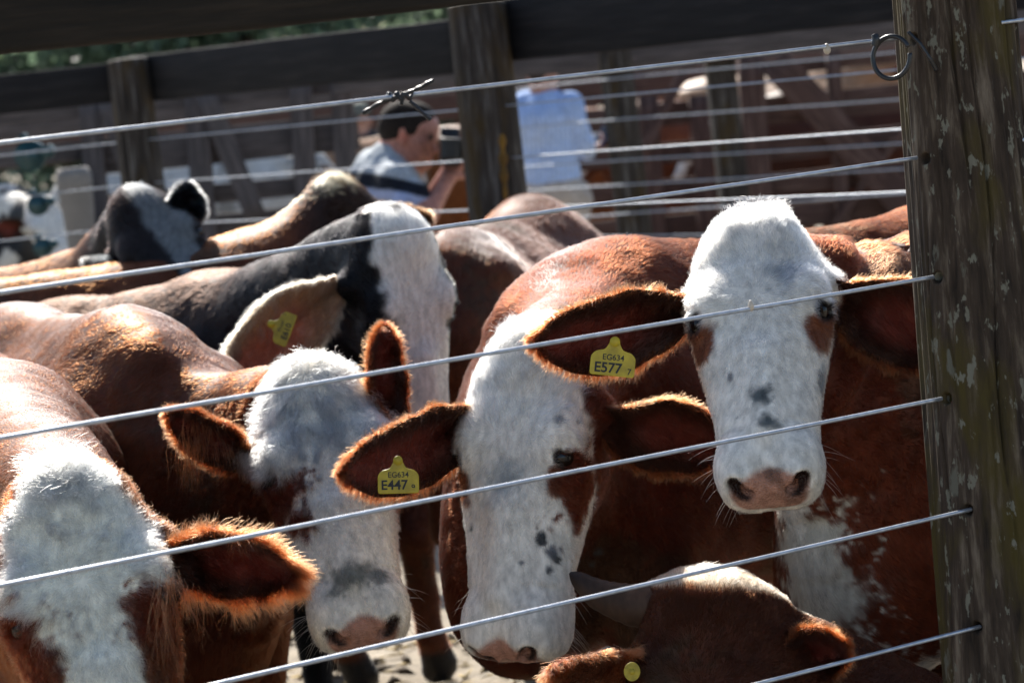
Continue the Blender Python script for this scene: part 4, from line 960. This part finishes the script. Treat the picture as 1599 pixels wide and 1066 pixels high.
# black cow behind them
if want('C5'):
    hd = (.90, -.42); kb = .86
    C5 = make_cow('cow', 'black cow with a broad white face and yellow tag E610 in its drooping ear', base_of(330, 6.25, kb, hd), hd, kb,
        tuple(at(634, 366, 5.6)), (.05, .02, -1), (.60, -.80, .06), .98,
        coat_pattern(base=BLACK*.6, dark=(.010, .007, .006), th=((-.08, 1.0), (.0, .9), (.12, .75), (.22, .75), (.30, 1.2), (.36, 2.2), (.4, 3.3), (.55, 3.3)), thy=.0, patch=((.20, -.10, -.05, .060),), dirt=.15, leather=(.02, .018, .018),
                     body_tint=lambda c, B, P, n1, n2: lerp(c, (.03, .015, .009), .5*sstep(1.24, 1.3, B[:, 2]+.03*n1)*sstep(.7, .5, B[:, 0]))),  # brownish tint along the top of the back paints its sunlit edge
        res=.007,
        ears=[dict(side=-1, s=.09, y=.132, z=-.11, tip=at(352, 580, 5.50), w=.084, face=(.3, -1, -.2), droop=(0, 0, .0), oc=(.32, .22, .14), ic=(.34, .20, .12), ic2=(.42, .15, .09), fc=(.55, .42, .3), dens=2.0, fr=1.2),
              dict(side=1, tip=at(662, 395, 5.88), w=.03, face=(0, -1, -.2), oc=(.02, .02, .02), ic=(.02, .02, .02), ic2=(.05, .03, .02), fc=(.1, .08, .06))],
        tags=[dict(loc=at(443, 513, 5.46), right=cR*.35+cU*.93, normal=camv, w=.072, hgt=.036, mat=None, lines=(('E610', -.05, -.22, .5, .02), ('Fluor', .05, .2, .34, .0), ('2', .40, .25, .3, .0)))],
        fur=dict(dens_head=160e3, dens_body=70e3, rad=.0005, len_face=.011))
# horned cow low at the bottom right
if want('C7'):
    hd = (-1.0, -.05); kb = .72
    C7 = make_cow('cow', 'brown horned cow with a pale poll and round yellow tag, head low at the bottom', base_of(1330, 4.12, kb, hd), hd, kb,
        (.262, 3.985, .750), (-.20, -.50, -.84), (-.10, -.82, .50), 1.0,
        coat_pattern(base=(.060, .017, .006), th=((-.08, 2.6), (-.02, 1.8), (-.02, .9), (-.002, -.2), (.55, -.2)), s0=-.2, patch=(), leather=(.05, .03, .025), face=(.40, .31, .23), dirt=.3),
        res=.0055, lying=True, hp=dict(ridge=1),
        ears=[dict(side=-1, tip=at(868, 1050, 3.86), w=.062, face=(.2, .9, .3), **EARC),
              dict(side=1, s=.05, tip=at(1318, 1010, 4.05), w=.045, face=(.9, -.5, .0), **EARC)],
        horns=[dict(pts=[(-.002, -.07, -.05), (.0, -.125, -.045), (-.012, -.18, -.035), (-.04, -.225, -.015)], r=.038),
        ],
        tags=[dict(loc=at(987, 1048, 3.76), right=cR, normal=camv, w=.024, hgt=.028, round_=True, mat=M_TAGOLD)],
        fur=dict(len_face=.010, len_poll=.020, len_brow=.012, wave=.7, curl=.2))
# farther back in the pen
if want('C8'):
    hd = (.25, .97); kb = .88
    make_cow('cow', 'reddish brown cow facing away in front of the post with the yellow stain', base_of(835, 7.9, kb, hd), hd, kb,
        (.40, 8.55, .82), (.1, .5, -.85), (.1, .8, .5), .95, coat_pattern(base=(.105, .028, .010), s0=.7, body_tint=lambda c, B, P, n1, n2: lerp(c, (.45, .38, .34), .8*sstep(.12, .02, np.hypot((B[:, 0]+.55)*.5, B[:, 1]+.12)+.04*n2))), res=.011,
        ears=[dict(side=-1, tip=(.2, 8.6, .75), **EARC), dict(side=1, tip=(.62, 8.6, .75), **EARC)],
        fur=dict(dens_head=2e3, dens_body=40e3, rad=.0006))
if want('C9'):
    hd = (.92, .35); kb = .9
    make_cow('cow', 'red brown cow with a dark head and sunlit pale poll seen from behind', base_of(400, 7.0, kb, hd), hd, kb,
        tuple(at(530, 285, 7.1)), (.45, .62, -.64), (.30, .40, .86), .95, coat_pattern(base=(.115, .032, .010), s0=-.2, th=((-.08, 2.2), (-.02, 1.2), (.03, .5), (.06, -.5), (.55, -.5)), patch=(), face=(.55, .44, .28), leather=(.02, .015, .015), body_tint=lambda c, B, P, n1, n2: lerp(c, (.03, .014, .009), sstep(.48, .62, B[:, 0]))),
        res=.010, ears=[dict(side=1, tip=at(475, 330, 7.35), w=.05, face=(0, .9, .2), oc=(.03, .014, .009), ic=(.05, .02, .012), ic2=(.1, .04, .03), fc=(.2, .1, .05)), dict(side=-1, tip=at(668, 342, 7.0), w=.05, face=(0, .9, .2), oc=(.03, .014, .009), ic=(.05, .02, .012), ic2=(.1, .04, .03), fc=(.2, .1, .05))],
        spots=[(525, 268, .035, (.5, .4, .25), .5), (500, 274, .03, (.5, .4, .25), .5), (550, 270, .03, (.5, .4, .25), .5)],
        tags=[dict(loc=at(587, 328, 6.9), right=cR, normal=camv, w=.026, hgt=.03, round_=True)],
        fur=dict(dens_head=60e3, dens_body=25e3, rad=.0007, len_poll=.045, len_face=.02))
if want('C10'):
    hd = (.75, -.65); kb = .88
    make_cow('cow', 'dark cow with greyish sheen-toned blaze and black upright ear below the left wooden post', base_of(120, 7.4, kb, hd), hd, kb,
        (-.985, 6.98, 1.385), (.45, -.55, -.70), (.0, -.76, .64), .98, coat_pattern(base=(.013, .0085, .008), dark=(.008, .008, .009), th=((-.08, .2), (.0, .3), (.12, .5), (.3, .4), (.4, .4), (.55, .3)), thy=-.35, patch=(), leather=(.03, .03, .03), face=(.13, .135, .14), body_tint=lambda c, B, P, n1, n2: lerp(c, (.09, .03, .013), sstep(1.2, 1.27, B[:, 2])*sstep(.75, .6, B[:, 0]))),  # grey of the blaze carries painted sheen of the sunlit hair
        res=.010, ears=[dict(side=-1, tip=at(165, 420, 6.9), w=.06, face=(0, 1, -.2), oc=(.03, .035, .04), ic=(.02, .02, .02), ic2=(.04, .03, .03), fc=(.04, .04, .04)), dict(side=1, tip=at(292, 288, 6.95), w=.045, oc=(.02, .025, .03), ic=(.02, .03, .04), ic2=(.04, .04, .05), fc=(.06, .06, .06))],
        fur=dict(dens_head=60e3, dens_body=25e3, rad=.0007, len_poll=.03))

# cattle in the farther yards
if want('FAR'):
    def far_pattern(base, wh):
        return coat_pattern(base=base, dark=np.array(base)*.5, s0=-.1, th=((-.08, 1.2), (.55, 1.6)) if wh else ((-.08, -1), (.55, -1)), patch=(), body_tint=(lambda c, B, P, n1, n2: lerp(c, (.55, .52, .46), sstep(.15, .3, n1+.4*n2))) if wh == 2 else None)
    def far(label, px, d, hd, base, wh, k=.95, lift=0.0):
        b = base_of(px, d, k, hd); h = nrm(np.array(hd, float)); w = np.array([b[0]+h[0]*.95*k, b[1]+h[1]*.95*k, (1.30+lift)*k])
        make_cow('cow', label, b, hd, k, tuple(w), (h[0]*.6, h[1]*.6, -.8), (h[0]*.8, h[1]*.8, .6), .95, far_pattern(base, wh), res=.02, group='cattle in the farther yards',
            ears=[dict(side=-1, tip=tuple(w+np.array([-h[1]*-.0-.0, 0, 0])+np.array([h[1], -h[0], -.3])*.26), **EARC), dict(side=1, tip=tuple(w+np.array([-h[1], h[0], -.3])*.26), **EARC)])
    far('black and white cow partly cut by the left photo edge beside the pale post', 20, 13.2, (.5, -.8), (.012, .012, .014), 2)
    far('far white cow behind the diagonal brace of the grey gate', 400, 16.5, (.9, .3), (.55, .52, .47), 0)
    far('far tan cow with a raised head between the grey gate and the striped shirt', 505, 17.5, (-.6, -.8), (.30, .16, .08), 0)
    far('far orange cow just right of the person in the blue shirt', 935, 18.0, (.9, -.3), (.22, .07, .02), 1)
    far('far red cow between the two weathered yard posts', 1060, 17.2, (-.9, -.3), (.14, .04, .015), 1)
    far('far white faced cow glimpsed through the middle gate right of the blue shirt', 1010, 21.5, (-.7, -.6), (.30, .13, .06), 2)
    far('far orange brown cow in front of the distant fence above the gate brace', 1240, 21.0, (.8, .2), (.20, .065, .02), 0, 1.0)
    far('far pale cow high up behind the reddish gate near the hose ring', 1340, 19.5, (.8, -.5), (.36, .20, .11), 1, 1.05, .1)
    far('far dark brown cow low behind the reddish gate boards', 1250, 16.6, (-.95, .2), (.07, .022, .01), 1)
# ------------------------------------------------------------------ people beyond the pen
M_SKIN = coat_material('skin', rough=.5, spec=.35, bump=.05); M_CLOTH = coat_material('cloth', rough=.85, spec=.15, bump=.35)
def sdf_part(name, prims, mat, root, colfn, res, k=.035, cut=()):
    lo = np.min([np.minimum(p[0], p[1])-max(p[2], p[3])-.05 for p in prims], axis=0); hi = np.max([np.maximum(p[0], p[1])+max(p[2], p[3])+.05 for p in prims], axis=0)
    def fn(P):
        d = None
        for p in prims:
            x = rcone(P, p[0], p[1], p[2], p[3]); kk = p[4] if len(p) > 4 else k
            d = x if d is None else smin(d, x, kk)
        for c in cut:
            d = smax(d, -rcone(P, c[0], c[1], c[2], c[3]), .006)
        return d
    V, F, Nn = surface_nets(fn, lo, hi, res)
    if name in ('shirt', 'trousers'):                            # folds of the cloth
        V = V + Nn*(.009*vn(V*np.array([1, 1, .55])+.02*np.stack([vn(V, 9, 7)]*3, 1), 16, 8)+.004*vn(V, 34, 9))[:, None]
    return mesh_np(name, V, F, mat, root, col=colfn(V))
def hand_prims(w, d, palm, curl, s=1.0, side=1):
    """wrist w, finger direction d, palm normal, curl angle; five separate fingers"""
    d = nrm(d); pn = nrm(palm-d*(np.asarray(palm) @ d)); sd = np.cross(d, pn)*side; L = []
    pc = w+d*.045*s
    for o in (-.026, -.009, .009, .026): L.append((w+sd*o*.6*s, w+(d*.09+sd*o)*s, .013*s, .012*s, .012))
    for o, ln in ((-.030, .062), (-.0105, .075), (.0095, .071), (.029, .056)):
        b = w+(d*.092+sd*o)*s; a1 = curl*.8; a2 = curl*1.7
        p1 = b+(d*math.cos(a1)+pn*math.sin(a1))*ln*.5*s; p2 = p1+(d*math.cos(a2)+pn*math.sin(a2))*ln*.5*s
        L.append((b, p1, .0095*s, .0088*s, .006)); L.append((p1, p2, .0088*s, .0074*s, .006))
    t0 = w+(d*.03-sd*.03+pn*.01)*s; t1 = t0+(d*.035-sd*.028+pn*.02)*s; L.append((t0, t1, .013*s, .011*s, .01)); L.append((t1, t1+(d*.032-sd*.004+pn*.018)*s, .011*s, .009*s, .008))
    return L
def head_prims(c, f, up, s=1.0):
    f = nrm(f); up = nrm(up-f*(np.asarray(up) @ f)); sd = np.cross(f, up)
    g = lambda x, y, z: c+(f*x+sd*y+up*z)*s
    L = [(g(-.03, 0, .035), g(.025, 0, .04), .086*s, .078*s, .03), (g(.02, 0, -.03), g(.055, 0, -.088), .062*s, .030*s, .04), (g(.07, 0, .045), g(.078, 0, -.02), .03*s, .02*s, .03), (g(.088, 0, .0), g(.106, 0, -.036), .008*s, .013*s, .012),
         (g(.085, -.016, -.062), g(.085, .016, -.062), .012*s, .012*s, .01), (g(.083, 0, -.088), g(.088, 0, -.092), .016*s, .014*s, .015)]
    for y in (-1, 1):
        L += [(g(.07, .034*y, .014), g(.072, .03*y, .016), .012*s, .012*s, .015), (g(.055, .045*y, -.02), g(.06, .035*y, -.05), .022*s, .02*s, .03), (g(-.012, .077*y, .022), g(-.004, .079*y, -.024), .017*s, .011*s, .008)]
    return L, g
def build_person(name, label, J, face, up, hair_c, skin_c, shirtfn, trousers_c, res, hands=(), hair_back=.0, facecol=True, short_sleeve=False):
    base = (np.asarray(J['ankR'])+np.asarray(J['ankL']))/2; root = empty(name, (base[0], base[1], 0), label, 'person')
    J = {k: np.asarray(v, float) for k, v in J.items()}
    hp, g = head_prims(J['head'], face, up)
    B = list(hp)
    B += [(J['neck'], g(-.02, 0, -.06), .058, .056, .03), (J['neck'], J['chest'], .06, .12, .06), (J['chest'], J['waist'], .135, .12, .08), (J['waist'], J['pelvis'], .12, .13, .08), (J['shR'], J['shL'], .055, .055, .06)]
    for s in 'RL':
        B += [(J['sh'+s], J['el'+s], .052, .040, .03), (J['el'+s], J['wr'+s], .040, .026, .015), (J['hip'+s], J['kn'+s], .085, .055, .05), (J['kn'+s], J['ank'+s], .054, .038, .02), (J['pelvis'], J['hip'+s], .10, .095, .06)]
    for h in hands: B += hand_prims(*h)
    ec = [(g(.083, .034*y, .014), .022) for y in (-1, 1)]; mo = (g(.097, 0, -.066), .017)
    def skin(V):
        c = np.tile(skin_c, (len(V), 1))*(1+.12*vn(V, 14, 4))[:, None]
        for p, r in ec: c = lerp(c, (.03, .02, .018), sstep(r, r*.5, np.linalg.norm((V-p), axis=1)))
        c = lerp(c, (.28, .09, .07), sstep(mo[1], mo[1]*.5, np.linalg.norm(V-mo[0], axis=1)))
        for y in (-1, 1): c = lerp(c, np.array(skin_c)*[1.15, .75, .7], .6*sstep(.035, .01, np.linalg.norm(V-g(-.01, .078*y, 0), axis=1)))
        return c
    sdf_part('body', B, M_SKIN, root, skin, res)
    f = nrm(face)
    hair = [(g(-.035, 0, .045), g(.012, 0, .056), .092, .082, .03), (g(-.06, 0, .0), g(-.062, 0, -.035), .060, .040, .03)] + [(g(-.02, .06*y, .03), g(.018, .062*y, .026), .022, .016, .03) for y in (-1, 1)]
    sdf_part('hair', hair, M_CLOTH, root, lambda V: np.tile(hair_c, (len(V), 1))*(1+.3*vn(V, 60, 3))[:, None], res, cut=[(g(.115, -.07, -.0), g(.115, .07, -.0), .075, .075), (g(.03, -.1, -.045), g(.03, .1, -.045), .05, .05)])
    T = [(J['neck'], J['chest'], .070, .135, .06), (J['chest'], J['waist'], .152, .140, .08), (J['waist'], J['pelvis'], .140, .155, .08), (J['shR'], J['shL'], .070, .070, .06)]
    for s in 'RL':
        if short_sleeve: m = J['sh'+s]*.45+J['el'+s]*.55; T.append((J['sh'+s], m, .072, .066, .04))
        else: T += [(J['sh'+s], J['el'+s], .070, .058, .04), (J['el'+s], J['wr'+s]*.93+J['el'+s]*.07, .058, .044, .02)]
    sdf_part('shirt', T, M_CLOTH, root, shirtfn, res)
    P = [(J['waist']*.3+J['pelvis']*.7, J['pelvis'], .142, .150, .06)]
    for s in 'RL': P += [(J['pelvis'], J['hip'+s], .125, .12, .06), (J['hip'+s], J['kn'+s], .108, .078, .05), (J['kn'+s], J['ank'+s]*.95+J['kn'+s]*.05, .078, .064, .03)]
    sdf_part('trousers', P, M_CLOTH, root, lambda V: np.tile(trousers_c, (len(V), 1))*(1+.15*vn(V, 12, 6))[:, None], res)
    for s in 'RL':
        a = J['ank'+s]; ff = nrm(np.array([f[0], f[1], 0])); a0 = np.array([a[0], a[1], .05]); sdf_part('shoe', [(a0-ff*.04, a0+ff*.06, .048, .046, .03), (a0+ff*.06-[0, 0, .008], a0+ff*.16-[0, 0, .012], .046, .034, .03)], M_CLOTH, root, lambda V: np.tile((.03, .022, .018), (len(V), 1)), res*1.3)
    return root, g
# man in the striped shirt, leaning over the fence with a camera at his face
D = 9.75
J1 = dict(head=at(640, 214, D), neck=at(612, 246, D+.03), chest=at(603, 300, D+.04), waist=at(578, 385, D+.08), pelvis=at(560, 448, D+.10), shR=at(620, 284, D-.15), shL=at(588, 262, D+.22), elR=at(668, 334, D-.24), wrR=at(700, 280, D-.12), elL=at(672, 318, D+.26), wrL=at(702, 262, D+.12),
          hipR=at(556, 455, D+.0), hipL=at(560, 455, D+.20), knR=at(565, 615, D), knL=at(580, 615, D+.25), ankR=at(555, 765, D+.02), ankL=at(572, 760, D+.27))
ax1 = nrm(J1['chest']-J1['neck'])
def shirt1(V):
    t = (V-J1['neck']) @ ax1; t = t+.012*vn(V, 7, 2); c = np.tile((.40, .43, .46), (len(V), 1))
    for a, b, col in ((.075, .125, (.012, .014, .022)), (.125, .185, (.34, .40, .62)), (.185, .24, (.035, .04, .07)), (.24, .33, (.42, .44, .46)), (.33, .38, (.012, .014, .022)), (.38, .44, (.34, .40, .62)), (.44, .50, (.035, .04, .07))):
        c = lerp(c, col, sstep(a-.006, a+.006, t)*sstep(b+.006, b-.006, t))
    return c
xr = cR*1.0
p1, g1 = build_person('person', 'man in a striped polo shirt bending forward with a camera held to his face', J1, (.94, -.22, -.26), (.28, 0, .96), (.022, .016, .013), (.46, .20, .145), shirt1, (.05, .055, .07), .009,
    hands=[(J1['wrR'], nrm(at(712, 252, D-.06)-J1['wrR']), (.3, .9, .2), .9, 1.0, 1), (J1['wrL'], nrm(at(708, 240, D+.06)-J1['wrL']), (.2, -.9, .2), .9, 1.0, -1)], short_sleeve=True)
# sunglasses-dark eyepiece side of the camera, body, lens, hood
M_CAM = plain('camera_body_black', (.012, .012, .014), rough=.4, noise=.2); M_GLASS = plain('lens_glass', (.01, .012, .02), rough=.05, noise=.1)
cb = at(702, 234, D-.13); cam_root = empty('camera', tuple(cb), 'black photo camera held up to the eye of the man in the striped shirt', 'camera')
dx = nrm(np.array([.97, .05, -.12])); upc = nrm(np.array([.12, 0, .99])); sc_ = np.cross(dx, upc)
def tubeobj(name, a, b, r0, r1, mat, parent, k=28):
    X = np.array([a+(b-a)*t for t in np.linspace(0, 1, 9)]); r = np.linspace(r0, r1, 9)*np.array([.93, 1, 1, .97, 1, 1, .97, 1, .94]); V, F = tube(X, r, k); return mesh_np(name, V, F, mat, parent)
M = np.stack([sc_, upc, dx], 1); a = np.array([(-.065, -.045), (.065, -.045), (.07, -.02), (.068, .035), (.035, .043), (.025, .066), (-.025, .066), (-.035, .043), (-.068, .038), (-.07, -.02)])
V, F = prism(a*1.25, M, cb, .07); mesh_np('camera_body', V, F, M_CAM, cam_root, smooth=False)
ln = tubeobj('lens', cb+dx*.034, cb+dx*.12, .044, .046, M_CAM, cam_root); tubeobj('lens_hood', cb+dx*.122, cb+dx*.16, .045, .055, M_CAM, cam_root)
V, F = prism(np.stack([.006*np.cos(np.arange(12)*math.pi/6), .006*np.sin(np.arange(12)*math.pi/6)], 1), np.stack([sc_, dx, upc], 1), cb+upc*.060-sc_*.06, .012); mesh_np('shutter_button', V, F, M_CAM, cam_root)
# person in the pale blue pinstriped shirt seen from behind, looking at a phone
D2 = 14.6
J2 = dict(head=at(846, 116, D2), neck=at(848, 140, D2), chest=at(852, 196, D2+.02), waist=at(862, 262, D2+.02), pelvis=at(868, 300, D2), shR=at(892, 166, D2-.03), shL=at(818, 166, D2+.06), elR=at(912, 226, D2-.02), wrR=at(924, 240, D2+.24), elL=at(812, 228, D2+.10), wrL=at(850, 250, D2+.32),
          hipR=at(888, 312, D2), hipL=at(850, 312, D2+.02), knR=at(900, 430, D2), knL=at(862, 432, D2+.05), ankR=at(908, 548, D2), ankL=at(866, 552, D2+.02))
J2['wrR'] = at(917, 238, D2+.20)
def shirt2(V):
    px, py, d = proj(V); u = (V-J2['chest']) @ cR; st = .5+.5*np.cos(u*2*math.pi/.028); yoke = sstep(.02, .05, (V-J2['chest']) @ cU)
    return lerp(np.array((.34, .48, .78)), (.60, .67, .80), st*(1-.75*yoke)*.9)
p2, g2 = build_person('person', 'person in pale blue pinstriped shirt and beige trousers seen from behind with a phone', J2, (.45, .85, -.3), (.0, .2, .97), (.03, .018, .012), (.42, .22, .16), shirt2, (.46, .40, .35), .008,
    hands=[(J2['wrR'], (.75, .4, .35), (-.2, .2, .9), .7, 1.0, 1), (J2['wrL'], (.9, .3, .2), (0, .2, .9), .7, 1.0, -1)])
pc = J2['wrR']+np.array([.10, .05, .085]); ph = empty('phone', tuple(pc), 'dark blue phone in the hand of the person in the blue shirt', 'phone')
nrmp = nrm(np.array([-.35, -.6, .7])); rt = nrm(np.cross([.3, .2, 1.0], nrmp)); M = np.stack([rt, np.cross(nrmp, rt), nrmp], 1)
rr = np.array([(-.034, -.07), (-.030, -.074), (.030, -.074), (.034, -.07), (.034, .07), (.030, .074), (-.030, .074), (-.034, .07)])
V, F = prism(rr, M, pc, .009); mesh_np('phone_case', V, F, plain('phone_blue', (.02, .06, .16), rough=.3, noise=.1), ph, smooth=False)
V, F = prism(rr*.92, M, pc+nrmp*.0052, .001); mesh_np('screen', V, F, M_GLASS, ph, smooth=False)
# onlooker in a pale cap farther back
D3 = 19.6
q = lambda x, y, d=0: at(562+(x-566)*.64, 190+(y-186)*.64, D3+d)
J3 = dict(head=q(566, 186), neck=q(566, 214), chest=q(568, 262), waist=q(574, 330), pelvis=q(578, 375), shR=q(600, 240, -.05), shL=q(534, 246, .05), elR=q(610, 310), wrR=q(600, 372, -.05), elL=q(530, 318), wrL=q(540, 380, -.05), hipR=q(592, 386), hipL=q(564, 388), knR=q(604, 500), knL=q(572, 502), ankR=q(614, 606), ankL=q(580, 610))
p3, g3 = build_person('person', 'onlooker in dark clothes and a pale cap behind the man with the camera', J3, (-.2, -.95, -.1), (0, 0, 1), (.05, .04, .03), (.42, .24, .17), lambda V: np.tile((.02, .024, .03), (len(V), 1)), (.03, .03, .035), .012)
capv = [(g3(-.03, 0, .065), g3(.02, 0, .07), .088, .08, .03), (g3(.08, -.03, .06), g3(.14, -.02, .05), .012, .01, .02), (g3(.08, .03, .06), g3(.14, .02, .05), .012, .01, .02), (g3(.09, 0, .062), g3(.15, 0, .052), .012, .01, .02)]
sdf_part('cap', capv, M_CLOTH, p3, lambda V: np.tile((.13, .14, .12), (len(V), 1)), .010)
